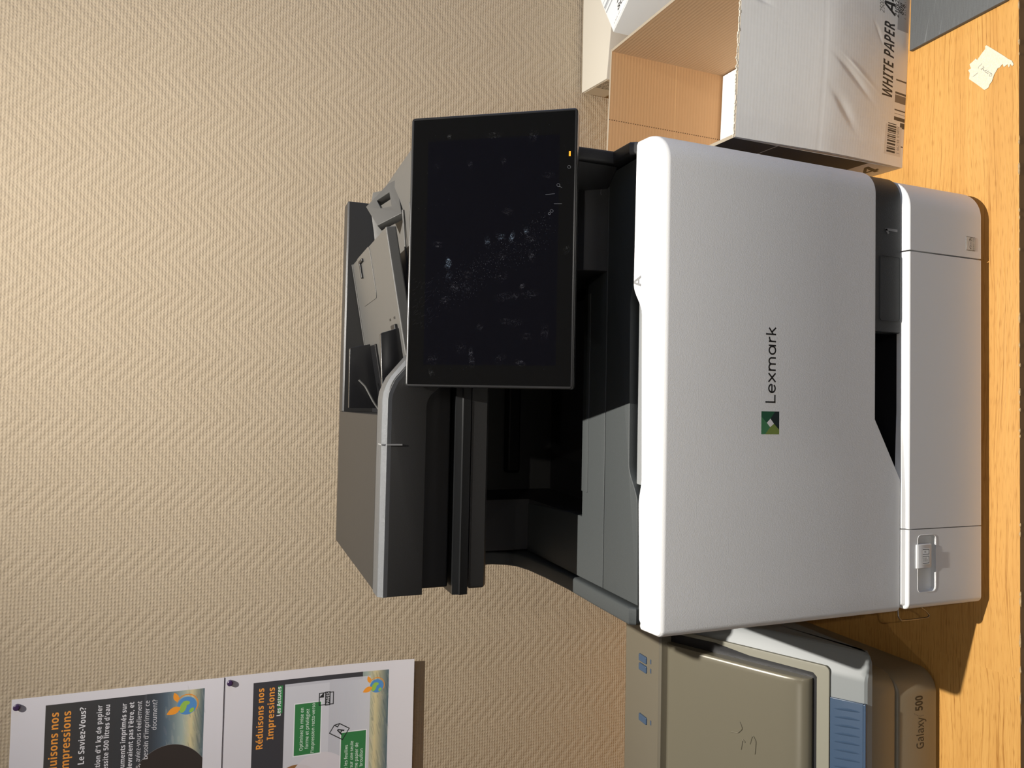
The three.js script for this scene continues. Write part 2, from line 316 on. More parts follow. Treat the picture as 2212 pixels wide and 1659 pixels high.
  const cutPts = (x0, x1) => {
    const q = trayPts.filter((p) => p.x > x0 && p.x < x1 && !(p.z < -0.06 && ((p.x < 0 && x0 > -0.2) || (p.x > 0 && x1 < 0.2))));
    if (x0 > -0.2) q.unshift({ x: x0, z: 0, nx: 0, nz: 1 }, ...[]);
    if (x1 < 0.2) q.push({ x: x1, z: 0, nx: 0, nz: 1 });
    return q;
  };
  const trayProf = (p) => {
    const t = Math.max(0, Math.min(1, (-p.x - 0.02) / 0.085)), e = (a, b) => a + (b - a) * t; // facet closes towards the left
    return [[0.012, 0.0125], [0.0012, 0.0125], [0, 0.0140], [0, 0.060], [0, e(0.1205, 0.1208)], [0.0006, e(0.1214, 0.1217)], [e(0.0070, 0.0034), e(0.1232, 0.1226)], [e(0.0080, 0.0050), e(0.1236, 0.1262)], [0.014, e(0.1236, 0.1264)]];
  };
  const caps = (q) => { const make = (p) => { const pr_ = trayProf(p).map(([d, y]) => V(p.x - p.nx * d, y, p.z - p.nz * d)); return pr_; }; return [make(q[0]), make(q[q.length - 1])].map((r) => { const c = r.reduce((s, v) => s.add(v), V(0, 0, 0)).multiplyScalar(1 / r.length); return loft([r, r.map(() => c.clone())], true, 0.1); }); };
  const traySec = (x0, x1, name, label) => { const q = cutPts(x0, x1); return part(pr, name, merge([skin(q, trayProf), ...caps(q)]), M.whiteSmooth, label); };
  const tl = traySec(-1, -0.1434, 'tray_end', 'light grey end of the paper tray with slider');
  traySec(-0.1424, 0.1496, 'tray_front', 'light grey paper tray front');
  const trt = traySec(0.1512, 1, 'tray_end', 'light grey rounded end of the paper tray');
  part(pr, 'tray_core', plain(-0.216, 0.218, 0.010, 0.121, -0.40, -0.0135), M.whiteSmooth);
  { // slot with the sliding tab (left end)
    const a = onZ(1983, 1157, 0), b = onZ(2021, 1276, 0);
    const cut = extr(rrect(b.x, a.x, b.y, a.y, 0.0045), 0.02).translate(-pr.position.x, -pr.position.y, -0.0055 - pr.position.z);
    const A = new Brush(tl.geometry), B = new Brush(cut); for (const q of [A, B]) q.updateMatrixWorld();
    const ev = new Evaluator(); ev.useGroups = false; tl.geometry = ev.evaluate(A, B, SUBTRACTION).geometry;
    part(tl, 'slot_floor', exZ(rrect(b.x - 0.001, a.x + 0.001, b.y - 0.001, a.y + 0.001, 0.005), -0.0075, -0.0052), M.whiteSmooth);
    const rimS = rrect(b.x - 0.0007, a.x + 0.0007, b.y - 0.0007, a.y + 0.0007, 0.005); rimS.holes.push(rrect(b.x, a.x, b.y, a.y, 0.0045));
    part(tl, 'slot_rim', exZ(rimS, -0.0008, 0.0003, 0.0002), M.whiteSmooth);
    const c = onZ(1985, 1178, 0.004), d = onZ(2019, 1227, 0.004);
    const tab = part(tl, 'slider_tab', exX([[-0.005, c.y], [0.0012, c.y - 0.0005], [0.0020, c.y - 0.002], [0.0012, d.y + 0.002], [0.0002, d.y], [-0.005, d.y]], d.x, c.x, 0.0005), M.whiteSmooth, 'white sliding tab with printed paper symbols');
    const icon = canvasTex(256, 192, (x, w, h) => {
      x.fillStyle = '#d6d6d4'; x.fillRect(0, 0, w, h); x.strokeStyle = '#222'; x.lineWidth = 9; x.lineJoin = 'miter';
      x.beginPath(); x.moveTo(20, 178); x.lineTo(128, 178); x.lineTo(128, 52); x.lineTo(92, 14); x.lineTo(20, 14); x.closePath(); x.stroke();
      x.fillStyle = '#222'; x.beginPath(); x.moveTo(92, 14); x.lineTo(92, 52); x.lineTo(128, 52); x.fill();
      x.lineWidth = 5; for (let i = 0; i < 5; i++) { x.beginPath(); x.moveTo(40, 72 + i * 19); x.lineTo(i === 4 ? 84 : 112, 72 + i * 19); x.stroke(); }
      x.lineWidth = 9; x.strokeRect(160, 14, 76, 164); x.lineWidth = 6; for (const dx of [188, 206]) { x.beginPath(); x.moveTo(dx, 84); x.lineTo(dx, 120); x.stroke(); } x.fillRect(216, 24, 12, 18);
    });
    const w = c.x - d.x; part(tab, 'printed_symbol', new THREE.PlaneGeometry(w * 0.68, w * 0.51).rotateX(-0.04).translate((c.x + d.x) / 2, (c.y + d.y) / 2, 0.00185), std({ map: icon, roughness: 0.6 }), 'black paper and envelope symbols');
  }
  { // energy label on the right end
    const t = canvasTex(256, 256, (x) => {
      x.fillStyle = '#cfccc4'; x.fillRect(0, 0, 256, 256); x.strokeStyle = '#3c3a36'; x.lineWidth = 7; x.strokeRect(5, 5, 246, 246);
      x.beginPath(); x.moveTo(5, 176); x.lineTo(251, 176); x.stroke(); x.beginPath(); x.arc(128, 190, 118, Math.PI * 1.12, Math.PI * 1.93); x.stroke();
      x.fillStyle = '#3c3a36'; x.font = 'italic bold 64px serif'; x.fillText('energy', 28, 148);
      x.beginPath(); for (let i = 0; i < 10; i++) { const a = -Math.PI / 2 + i * Math.PI / 5, r = i % 2 ? 12 : 30; x.lineTo(206 + r * Math.cos(a), 104 + r * Math.sin(a)); } x.closePath(); x.fill();
      x.font = 'bold 36px sans-serif'; x.fillText('ENERGY STAR', 9, 226, 236);
    });
    const a = onZ(2088, 540, 0.0006), b = onZ(2107, 513, 0.0006);
    part(trt, 'energy_sticker', new THREE.BoxGeometry(b.x - a.x, a.y - b.y, 0.0002).translate((a.x + b.x) / 2, (a.y + b.y) / 2, 0.0002), std({ map: t, roughness: 0.5 }), 'small square energy rating sticker');
  }
  for (const x of [-0.19, 0.19]) for (const z of [-0.05, -0.37]) part(pr, 'foot', new THREE.CylinderGeometry(0.012, 0.014, 0.0115, 20).translate(x, 0.0066, z), M.black);

  // body
  part(pr, 'body_core', plain(-0.217, 0.225, 0.1215, 0.325, -0.415, -0.056), M.black);
  part(pr, 'body_front_frame', merge([plain(-0.217, 0.212, 0.176, 0.4145, -0.056, -0.0185)]), M.black);
  for (const s of [-1, 1]) part(pr, 'side_panel', s < 0 ? box(-0.2265, -0.217, 0.0135, 0.412, -0.42, -0.037, 0.002) : box(0.225, 0.2335, 0.0135, 0.412, -0.42, -0.037, 0.002), M.white, 'light grey side panel');
  part(pr, 'rear_panel', plain(-0.215, 0.224, 0.0135, 0.56, -0.428, -0.416), M.dark);
  // deck behind the door
  const DY = 0.4275;
  part(pr, 'deck_front', exY([[-0.2055, -0.0308], [-0.125, -0.0328], ...sCurve(-0.112, -0.0335, -0.076, -0.0500), ...sCurve(0.078, -0.0515, 0.102, -0.0465), [0.2185, -0.0450], [0.2185, -0.0975], [-0.2055, -0.0975]], 0.4155, DY, 0.0008), M.deck, 'dark grey deck strip');
  part(pr, 'deck_rear', exY([[-0.2055, -0.0990], [0.2185, -0.0990], [0.2185, -0.122], [0.118, -0.1475], [-0.140, -0.1475], [-0.140, -0.185], [-0.146, -0.30], [-0.2055, -0.30]], 0.395, DY, 0.0008), M.deck, 'dark grey deck beside the output bin');
  part(pr, 'bin_lip', exY([[-0.112, -0.1346], [0.10, -0.1346], [0.10, -0.1485], [-0.1125, -0.1485], [-0.1135, -0.136]], DY - 0.004, DY + 0.0006, 0.0003), M.deck);
  part(pr, 'bin_floor', exX([[-0.147, 0.405], [-0.155, 0.372], [-0.40, 0.352], [-0.40, 0.33], [-0.147, 0.33]], -0.141, 0.118), M.dark, 'black output bin floor');
  part(pr, 'bin_wall', exX([[-0.15, DY - 0.001], [-0.30, DY - 0.001], [-0.30, 0.545], [-0.405, 0.545], [-0.405, 0.34], [-0.15, 0.34]], -0.204, -0.1405), M.dark);
  part(pr, 'bin_back', plain(-0.14, 0.12, 0.345, 0.545, -0.412, -0.402), M.trayGrey, 'grey brown rear wall of the output bin');
  part(pr, 'exit_roller_bar', box(-0.115, 0.11, 0.405, 0.425, -0.402, -0.385, 0.004), M.black);
  part(pr, 'bin_tab', box(-0.030, 0.03, 0.505, 0.545, -0.402, -0.388, 0.003), M.trayGrey);
  // left side rail with its sweep up to the scanner
  const railL = [[-0.0415, 0.4285], [-0.0355, 0.4355], [-0.11, 0.4345]];
  const side = [[-0.0315, 0.413], [-0.0315, 0.428], [-0.0355, 0.4335], [-0.105, 0.4335], [-0.170, 0.4320], [-0.230, 0.4345], [-0.270, 0.4385], [-0.292, 0.4440], [-0.306, 0.4540], [-0.313, 0.4700], [-0.316, 0.500], [-0.316, 0.545], [-0.42, 0.545], [-0.42, 0.413]];
  part(pr, 'side_rail', exX(side, -0.2245, -0.2075, 0.003), M.deck, 'dark grey left rail curving up to the scanner');
  // right column under the scanner
  const sideR = [[-0.0415, 0.400], [-0.0415, 0.428], [-0.046, 0.4345], [-0.074, 0.4365], [-0.0765, 0.48], [-0.0765, 0.545], [-0.42, 0.545], [-0.42, 0.413]];
  part(pr, 'side_rail', exX(sideR, 0.2215, 0.2345, 0.003), M.dark, 'black right rail rising to the scanner');
  part(pr, 'column_shoulder', exY([[0.205, -0.098], [0.2205, -0.080], [0.2205, -0.20], [0.200, -0.20], [0.200, -0.106]], DY, 0.545, 0.002), M.dark);
  part(pr, 'column', exX([[-0.0995, DY], [-0.105, 0.452], [-0.125, 0.470], [-0.125, 0.545], [-0.41, 0.545], [-0.41, 0.40], [-0.0995, 0.40]], 0.118, 0.2165, 0.0015), M.dark, 'black column under the touch screen');
  { const t = letters('CX735', 0.0068).translate(0, 0, 0); t.computeBoundingBox(); const a = onZ(1309, 426, -0.1015); part(pr, 'model_lettering', t.rotateX(-0.2).translate(a.x, a.y, -0.1000), M.printFaint, 'grey model lettering'); }

  // scanner, lid and document feeder
  const ZF = -0.137;
  part(pr, 'scanner_body', exX([[ZF - 0.004, 0.539], [ZF, 0.542], [ZF, 0.5580], [-0.43, 0.5580], [-0.43, 0.539]], -0.2065, 0.237, 0.003), M.adf, 'black flatbed scanner body');
  part(pr, 'scanner_lid', exX([[ZF + 0.0006, 0.5592], [ZF + 0.0010, 0.5672], [ZF + 0.0006, 0.5678], [ZF - 0.0006, 0.5681], [ZF - 0.0022, 0.5742], [-0.43, 0.5742], [-0.43, 0.5592]], -0.2115, 0.237, 0.0004), lidBlack, 'black scanner lid with a bright chamfer');
  part(pr, 'feeder_base', merge([box(-0.2065, 0.03, 0.5755, 0.6085, -0.43, ZF - 0.014, 0.002), box(0.03, 0.237, 0.5755, 0.592, -0.43, ZF - 0.014, 0.002)]), M.black, 'black recessed base of the document feeder');
  // front cover: a band that bends down towards the touch screen
  const cover = new THREE.Shape();
  cover.moveTo(-0.2087, 0.6050); cover.lineTo(-0.0250, 0.6050); cover.quadraticCurveTo(-0.0165, 0.6045, -0.0115, 0.5985); cover.lineTo(0.010, 0.5762); cover.lineTo(0.075, 0.5762); cover.lineTo(0.075, 0.5880); cover.lineTo(0.050, 0.597);
  cover.lineTo(0.0155, 0.6258); cover.lineTo(0.0035, 0.6360); cover.quadraticCurveTo(-0.0060, 0.6434, -0.0190, 0.6434); cover.lineTo(-0.2087, 0.6434); cover.closePath();
  part(pr, 'feeder_front_cover', exZ(cover, ZF - 0.026, ZF, 0.0006), M.adf, 'black front cover of the document feeder');
  { // shining bevel along the upper edge
    const path = [[-0.2087, 0.6434], [-0.10, 0.6434], [-0.0190, 0.6434], [-0.0125, 0.6425], [-0.0060, 0.6400], [0.0005, 0.6370], [0.0155, 0.6245], [0.050, 0.5957]];
    const rows = path.map(([x, y], i) => { const a = path[Math.max(0, i - 1)], b = path[Math.min(path.length - 1, i + 1)]; let nx = -(b[1] - a[1]), ny = b[0] - a[0]; const l = Math.hypot(nx, ny); nx /= l; ny /= l;
      return [[0, 0.0004], [0.0004, -0.0002], [0.0045, -0.0046], [0.0049, -0.0058], [0.0049, -0.0265], [-0.004, -0.0265], [-0.004, 0]].map(([o, z]) => V(x + nx * o, y + ny * o, ZF + z)); });
    part(pr, 'feeder_bevel', loft(rows, true, 0.4), M.adfBevel, 'glossy grey bevel of the document feeder');
    part(pr, 'status_light', merge([plain(-0.0632, -0.0618, 0.6285, 0.6436, ZF, ZF + 0.0012), box(-0.0632, -0.0618, 0.6436, 0.6490, ZF - 0.016, ZF - 0.0005, 0.0004)]), M.printGrey, 'pale status light strip');
  }
  part(pr, 'feeder_top_cover', merge([box(-0.2087, -0.034, 0.606, 0.6482, -0.444, -0.165, 0.0022)]), M.adf, 'dark grey top cover of the document feeder');
  part(pr, 'feeder_rear_ridge', exX([[-0.416, 0.592], [-0.4165, 0.6460], [-0.4185, 0.6482], [-0.446, 0.6482], [-0.452, 0.643], [-0.452, 0.592]], -0.0345, 0.2475, 0.0015), M.adf, 'black rear ridge beside the input tray');
  // input tray, sloping up to the right
  const slope = Math.atan2(0.6406 - 0.6143, 0.1615 - 0.0174), cs = Math.cos(slope), sn = Math.sin(slope);
  const onTray = (g) => g.applyMatrix4(new THREE.Matrix4().makeRotationZ(slope).setPosition(0.0174, 0.6143, 0)); // local x along the tray, y above its face
  const it = part(pr, 'input_tray', merge([onTray(box(-0.052, 0.1465, -0.0115, 0, -0.414, -0.188, 0.0016)), onTray(box(-0.03, 0.1465, -0.001, 0.0012, -0.414, -0.410, 0.0005))]), M.trayGrey, 'grey sloping document input tray');
  part(it, 'stop_plate', onTray(exY(rrect(0.085, 0.1462, 0.285, 0.375, 0.007), -0.0006, 0.0007, 0.0004)), M.trayGrey);
  part(it, 'stop_hook', onTray(merge([box(0.118, 0.140, 0.0004, 0.0032, -0.352, -0.347, 0.001), box(0.136, 0.140, 0.0004, 0.0032, -0.352, -0.330, 0.001)])), M.black);
  part(it, 'size_mark', onTray(merge([0, 1, 2, 3, 4, 5, 6].map((i) => box(0.036 + (i % 3) * 0.008, 0.0385 + (i % 3) * 0.008, -0.0002, 0.0003, -0.215 - Math.floor(i / 3) * 0.022, -0.208 - Math.floor(i / 3) * 0.022, 0.0001)))), M.adf);
  const fg = part(pr, 'paper_guide', exZ([[-0.0300, 0.604], [-0.0285, 0.6365], [0.0500, 0.6408], [0.0515, 0.6395], [0.0585, 0.6195], [0.0204, 0.6125]], -0.204, -0.199, 0.0007), M.blackGloss, 'black front paper guide');
  part(fg, 'guide_foot', onTray(box(0.026, 0.046, 0, 0.0035, -0.222, -0.203, 0.001)), M.black);
  const bg = part(pr, 'paper_guide', exZ([[-0.0285, 0.609], [-0.0288, 0.6480], [0.0455, 0.6488], [0.0468, 0.647], [0.0525, 0.6235], [0.02, 0.6125]], -0.366, -0.360, 0.0007), M.blackGloss, 'black rear paper guide');
  part(bg, 'guide_foot', onTray(box(-0.045, 0.034, -0.0005, 0.003, -0.362, -0.330, 0.0014)), M.blackGloss);
  part(pr, 'pickup_tongue', tube([V(-0.030, 0.615, -0.335), V(-0.02, 0.622, -0.335), V(-0.002, 0.632, -0.336), V(0.006, 0.640, -0.337)], 0.0014, 16), M.trayGrey);
  part(pr, 'feed_slot', exY([[-0.0345, -0.19], [-0.022, -0.19], [-0.022, -0.41], [-0.0345, -0.41]], 0.596, 0.606), M.black);
  // delivery tray under it and its flip-up stop
  const dt = part(pr, 'delivery_tray', loft([[0.06, 0.5935], [0.12, 0.594], [0.17, 0.5965], [0.21, 0.6015], [0.240, 0.6065], [0.262, 0.6040]].map(([x, y]) => [V(x, y, -0.15), V(x, y + 0.002, -0.16), V(x, y + 0.0015, -0.40), V(x, y + 0.012, -0.414), V(x, y - 0.008, -0.414), V(x, y - 0.008, -0.15)]), true, 0.7), M.trayGrey, 'grey curved delivery tray');
  for (const z of [-0.215, -0.24, -0.275]) part(dt, 'rib', tube([V(0.13, 0.597, z), V(0.17, 0.6008, z), V(0.205, 0.604, z)], 0.0014, 16), M.trayGrey);
  { // stop: a slanted plate with a diamond opening
    const s = shapeOf([[-0.030, 0], [0.032, 0], [0.032, 0.012], [0.012, 0.046], [-0.030, 0.034]]);
    const h = new THREE.Path(); [[0.016, 0.012], [0.013, 0.030], [-0.004, 0.026], [-0.010, 0.012]].forEach(([x, y], i) => i ? h.lineTo(x, y) : h.moveTo(x, y)); h.closePath(); s.holes.push(h);
    const g = smooth(extr(s, 0.010, 0.0008)); g.rotateX(-0.75).rotateY(0.62).translate(0.222, 0.5985, -0.300);
    part(pr, 'paper_stop', g, M.trayGrey, 'grey flip-up paper stop with a diamond opening');
  }

  // touch screen
  const sb = onZ(1238, 841, -0.036), st = onZ(889.5, 258, -0.124);
  const SX0 = sb.x, SX1 = onZ(1250, 232, -0.036).x, SW = SX1 - SX0, SY0 = sb.y, SZ0 = -0.036, SH = Math.hypot(st.y - sb.y, 0.088), tilt = Math.atan2(0.088, st.y - sb.y);
  const onScreen = (g) => g.applyMatrix4(new THREE.Matrix4().makeRotationX(-tilt).setPosition(SX0, SY0, SZ0)); // local x along, y up, z out of the glass
  const sc = part(pr, 'touch_screen', onScreen(smooth(extr(rrect(0, SW, 0, SH, 0.0035), 0.0135, 0.0014)).translate(0, 0, -0.0135)), std({ color: lin(0.012, 0.012, 0.0125), roughness: 0.28 }), 'black touch screen with smudges, tilted back');
  const ax0 = 0.019, ax1 = 0.2345, ay0 = 0.0205, ay1 = 0.1405;
  const glassTex = canvasTex(1600, 1000, (x, w, h) => {
    const toC = (px, py) => { const n = V(0, Math.sin(tilt), Math.cos(tilt)), p = onPlane(px, py, V(SX0, SY0, SZ0), n); return [(p.x - SX0) / SW * w, h - Math.hypot(p.y - SY0, p.z - SZ0) / SH * h]; };
    x.fillStyle = '#0a0a0a'; x.fillRect(0, 0, w, h);
    const A = toC(922, 302), B = toC(1205, 795); // corners of the active area
    x.fillStyle = '#07070b'; x.fillRect(B[0], A[1], A[0] - B[0], B[1] - A[1]);
    const blob = (px, py, r, a, dots = 60, blue = 0) => { const [cx, cy] = toC(px, py), R = r * 2.6;
      const ph = rnd() * 9, el = 0.7 + 0.6 * rnd();
      for (let i = 0; i < dots * 5; i++) { // greasy ridges: short strokes, denser towards the middle
        const q = rnd() * 6.28, d = R * 1.15 * Math.sqrt(rnd()) * (1 + 0.35 * Math.sin(2 * q + ph)), f = noise(d / 7 + ph, q * 2, ph); if (f < -0.12) continue;
        const sx = cx + d * Math.cos(q) * el, sy = cy + d * Math.sin(q) / el, al = a * (0.10 + 0.30 * rnd()) * (1.25 - 0.75 * d / R);
        x.strokeStyle = blue ? `rgba(120,140,158,${Math.max(0, al) * 1.3})` : `rgba(128,132,138,${Math.max(0, al)})`; x.lineWidth = 1.2 + 1.2 * rnd(); x.beginPath(); x.moveTo(sx, sy); x.lineTo(sx + 5 * Math.cos(q + 1.4 + ph), sy + 5 * Math.sin(q + 1.4 + ph)); x.stroke();
      } };
    const list = [[966, 565, 7, .75, 1], [965, 575, 9, .6, 1], [967, 598, 10, .35, 1], [943, 528, 8, .3], [1053, 522, 10, .5, 1], [1083, 511, 8, .5, 1], [1107, 512, 8, .75, 1], [1139, 499, 8, .4, 1], [1150, 515, 10, .3], [1084, 552, 11, .3], [1151, 553, 10, .45], [1084, 600, 12, .4], [980, 622, 10, .4], [1004, 622, 15, .35], [957, 650, 9, .35], [1090, 643, 14, .45], [1148, 637, 13, .5], [1115, 642, 8, .25], [1130, 620, 5, .35], [1008, 595, 10, .25], [995, 755, 15, .3], [1016, 767, 9, .45], [1018, 785, 11, .4], [930, 780, 13, .35], [928, 810, 9, .3], [1082, 780, 12, .3], [1126, 788, 9, .4], [1180, 722, 14, .45], [1140, 730, 10, .2], [1116, 700, 12, .25], [1092, 697, 9, .25], [1155, 288, 14, .35], [1068, 287, 10, .3], [968, 290, 6, .2], [1190, 375, 10, .2], [940, 355, 14, .15], [1015, 352, 8, .2], [1090, 345, 9, .2], [1035, 710, 9, .2], [1098, 455, 10, .25], [1230, 540, 8, .2]];
    for (const [a, b, r, al, bl] of list) blob(a, b, r, al * 0.75, 70, bl || 0);
    for (let i = 0; i < 620; i++) { const [cx, cy] = toC(960 + 260 * rnd(), 0); const t = rnd(), [sx, sy] = toC(955 + 235 * t + 40 * (rnd() - 0.5), 640 - 150 * t + 75 * (rnd() - 0.5)); x.fillStyle = `rgba(170,178,186,${0.12 + 0.4 * rnd()})`; x.fillRect(sx, sy, 1 + 1.6 * rnd(), 1 + 1.6 * rnd()); }
    for (let i = 0; i < 90; i++) { x.fillStyle = `rgba(170,176,182,${0.1 + 0.3 * rnd()})`; x.fillRect(rnd() * w, rnd() * h, 1.6, 1.6); }
    x.strokeStyle = 'rgba(150,156,164,0.10)'; x.lineWidth = 1.6; for (let i = 0; i < 70; i++) { const [sx, sy] = toC(890 + 55 * rnd(), 600 + 110 * rnd()); x.beginPath(); x.moveTo(sx, sy); x.lineTo(sx - 14 * rnd() - 4, sy - 26 * rnd()); x.stroke(); }
    x.strokeStyle = 'rgba(150,154,160,0.5)'; x.lineWidth = 2.2;
    for (const [a, b, r] of [[1235, 357, 8], [1211, 397, 8], [1196, 454, 8], [1191, 460, 6]]) { const [cx, cy] = toC(a, b); x.beginPath(); x.ellipse(cx, cy, r, r * 1.2, 0.4, 0, 7); x.stroke(); }
    for (const [a, b, c, d] of [[1201, 438, 1219, 438], [1182, 418, 1203, 416], [1213, 399, 1219, 403]]) { const p = toC(a, b), q = toC(c, d); x.beginPath(); x.moveTo(...p); x.lineTo(...q); x.stroke(); }
  });
  const gl = new THREE.PlaneGeometry(SW - 0.005, SH - 0.005); gl.translate(SW / 2, SH / 2, 0.00012);
  part(sc, 'screen_glass', onScreen(gl), new THREE.MeshPhysicalMaterial({ map: glassTex, roughness: 0.07, ior: 1.45, specularIntensity: 0.45 }), 'smudged black glass');
  { const p = onPlane(1231, 332, V(SX0, SY0, SZ0), V(0, Math.sin(tilt), Math.cos(tilt)));
    const lx = p.x - SX0, ly = Math.hypot(p.y - SY0, p.z - SZ0); part(sc, 'indicator_light', onScreen(plain(lx - 0.0023, lx + 0.0023, ly - 0.0008, ly + 0.0008, 0, 0.0004)), std({ color: lin(0.5, 0.2, 0.01), emissive: lin(0.75, 0.30, 0.012), emissiveIntensity: 0.75 }), 'glowing orange status light'); }
  part(pr, 'screen_neck', exX([[-0.068, 0.515], [-0.110, 0.578], [-0.150, 0.566], [-0.150, 0.535], [-0.104, 0.470]], 0.135, 0.200, 0.003), M.dark, 'black neck behind the touch screen');

  // wire loop sticking out of the left side
  const wp = [[1940, 1317], [1941, 1332], [1948, 1340.5], [1975, 1338], [2003, 1334], [2008, 1329], [2000, 1319], [1990, 1311]].map(([a, b]) => onZ(a, b, -0.05));
  part(pr, 'wire_loop', tube([V(-0.2265, wp[0].y, -0.05), ...wp, V(-0.2265, wp[7].y + 0.004, -0.05)], 0.0009, 80), M.wire, 'thin bent metal wire loop');
}

// ================================================================ the grey-beige optical machine on the left
{
  const g = thing('optical_machine', 'beige tabletop machine with sloping lid and blue ribbed lip', 'machine', V(-0.45, 0, -0.2));
  const beige = std({ color: lin(0.20, 0.175, 0.125), roughness: 0.38 }), lidM = std({ color: lin(0.155, 0.14, 0.10), roughness: 0.30, metalness: 0.15 });
  const cream = std({ color: lin(0.235, 0.225, 0.175), roughness: 0.5 }), pale = std({ color: lin(0.215, 0.23, 0.23), roughness: 0.45 });
  const blue = std({ color: lin(0.045, 0.075, 0.125), roughness: 0.30 });
  const th = Math.atan(0.53), fm = new THREE.Matrix4().makeRotationX(th).setPosition(0, 0.12, -0.057);
  const onS = (q) => q.applyMatrix4(fm); // local x along, y above the slope, -z up the slope
  const X0 = -0.62, XR = -0.2907;
  const rr = (x0, x1, z0, z1, r) => { const s = rrect(x0, x1, -z1, -z0, r); return s; };
  part(g, 'base', exY(rr(X0 + .03, -0.322, -0.40, -0.0600, 0.024), 0.004, 0.067, 0.004), beige, 'beige base with black lettering');
  part(g, 'base_upper', exY(rr(X0 + .03, -0.3185, -0.40, -0.0615, 0.022), 0.0682, 0.1085, 0.0025), beige);
  const railB = part(g, 'tray_rail', merge((() => {
    const pf = (x, dy, dz) => [[-0.0575, 0.1085, 0], [-0.0555, 0.1105, 0], [-0.0558, 0.1170, 0.6], [-0.0575, 0.1202, 1], [-0.062, 0.1232, 1], [-0.2585, 0.2272, 1], [-0.2585, 0.1085, 0]].map(([z, y, k]) => V(x, y - k * dy, z - (z > -0.1 ? dz : 0)));
    const rows = [pf(X0, 0, 0), pf(-0.322, 0, 0), pf(-0.318, 0.0006, 0), pf(-0.3135, 0.0022, 0), pf(-0.300, 0.0082, 0.0005), pf(-0.294, 0.0108, 0.003), pf(-0.2915, 0.0125, 0.006), pf(-0.2905, 0.0150, 0.010)];
    const c = V(-0.2905, 0.14, -0.2); return [loft(rows, true, 0.35), loft([rows[7], rows[7].map(() => c.clone())], true, 0.3)];
  })()), pale, 'pale grey sloping rail');
  part(g, 'bezel', onS(smooth(extr(rrect(X0 + 0.025, -0.3120, 0.0370, 0.262, 0.006), 0.0045, 0.0008).rotateX(-Math.PI / 2))).translate(0, -0.0012, 0), cream, 'cream frame round the lid');
  part(g, 'lid_gap', onS(exY([[X0 + 0.05, -0.0505], [-0.3265, -0.0505], [-0.3225, -0.0545], [-0.3215, -0.13], [-0.316, -0.175], [-0.318, -0.25], [X0 + 0.05, -0.25]], 0.002, 0.0040)), M.black, 'black gap round the lid');
  { // lid with a rolled front edge
    const prof = [[0.0545, 0.003], [0.0545, 0.0085], [0.0570, 0.0125], [0.0630, 0.0160], [0.0720, 0.0178], [0.0840, 0.0188], [0.12, 0.0192], [0.19, 0.0190], [0.2285, 0.0180], [0.2345, 0.0150], [0.2385, 0.010], [0.2385, 0.003]];
    const rows = [[-0.3285, 0.86], [-0.3300, 0.95], [-0.3325, 0.99], [-0.337, 1], [-0.36, 1], [-0.40, 1], [-0.55, 1]].map(([x, k]) => prof.map(([s, h]) => V(x, 0.003 + (h - 0.003) * k, -s)));
    part(g, 'lid', onS(merge([loft(rows, true, 0.7), loft([rows[0], rows[0].map(() => V(-0.3285, 0.008, -0.145))], true, 0.7)])), lidM, 'satin beige lid');
    part(g, 'lid_emboss', onS(merge([tube([V(-0.398, 0.0192, -0.135), V(-0.405, 0.0196, -0.132), V(-0.411, 0.0196, -0.137), V(-0.413, 0.0192, -0.146)], 0.0009, 24), tube([V(-0.420, 0.0192, -0.122), V(-0.409, 0.0195, -0.119), V(-0.415, 0.0195, -0.115), V(-0.43, 0.0194, -0.116)], 0.0009, 24), tube([V(-0.43, 0.0194, -0.133), V(-0.418, 0.0195, -0.131), V(-0.42, 0.0195, -0.128)], 0.0008, 24)])), lidM);
  }
  // blue ribbed lip
  const lip = part(g, 'blue_lip', onS(merge([smooth(extr(shapeOf([[-0.56, 0.0], [-0.3437, 0.0], [-0.3455, 0.0352], [-0.56, 0.0345]]), 0.0030, 0.0007)).rotateX(-Math.PI / 2).translate(0, 0.0006, -0.0005), box(-0.56, -0.3442, -0.009, 0.003, -0.003, 0.0022, 0.0012)])), blue, 'blue ribbed front lip');
  for (let i = 0; i < 22; i++) {
    const x = -0.3545 - i * 0.0091, pts = [];
    for (let k = 0; k <= 10; k++) { const t = k / 10; pts.push(V(x - 0.004 * t * t + 0.001, 0.0032 + 0.0009 * Math.sin(Math.PI * t), -0.002 - 0.0305 * t)); }
    const rows = pts.map((p, k) => { const w = 0.0021 * Math.sin(Math.PI * (0.1 + 0.8 * k / 10)); return [V(p.x + w, 0.003, p.z), V(p.x + w * 0.3, 0.003 + w * 0.75, p.z), V(p.x - w * 0.5, 0.003 + w * 0.55, p.z), V(p.x - w, 0.003, p.z)]; });
    part(lip, 'rib', onS(loft(rows, true, 0.9)), blue);
  }
  const tp = part(g, 'control_panel', merge([exX([[-0.2640, 0.2300], [-0.2640, 0.2485], [-0.2665, 0.2515], [-0.352, 0.2505], [-0.358, 0.246], [-0.358, 0.10], [-0.26, 0.10], [-0.26, 0.22]], X0, -0.292, 0.003)]), std({ color: lin(0.135, 0.118, 0.085), roughness: 0.4 }), 'beige rear panel with blue keys');
  for (const [px, py] of [[1388, 1423], [1388, 1443], [1388, 1553]]) { const a = onY(px, py, 0.2525); part(tp, 'key', box(a.x - 0.0048, a.x + 0.0048, 0.249, 0.2535, a.z - 0.0095, a.z + 0.0095, 0.0015), blue, 'blue key'); }
  for (const [px, py] of [[1404, 1430], [1404, 1450], [1404, 1562]]) { const a = onY(px, py, 0.2525); part(tp, 'key_mark', box(a.x - 0.003, a.x + 0.003, 0.2505, 0.2518, a.z - 0.0012, a.z + 0.0012, 0.0003), blue); }
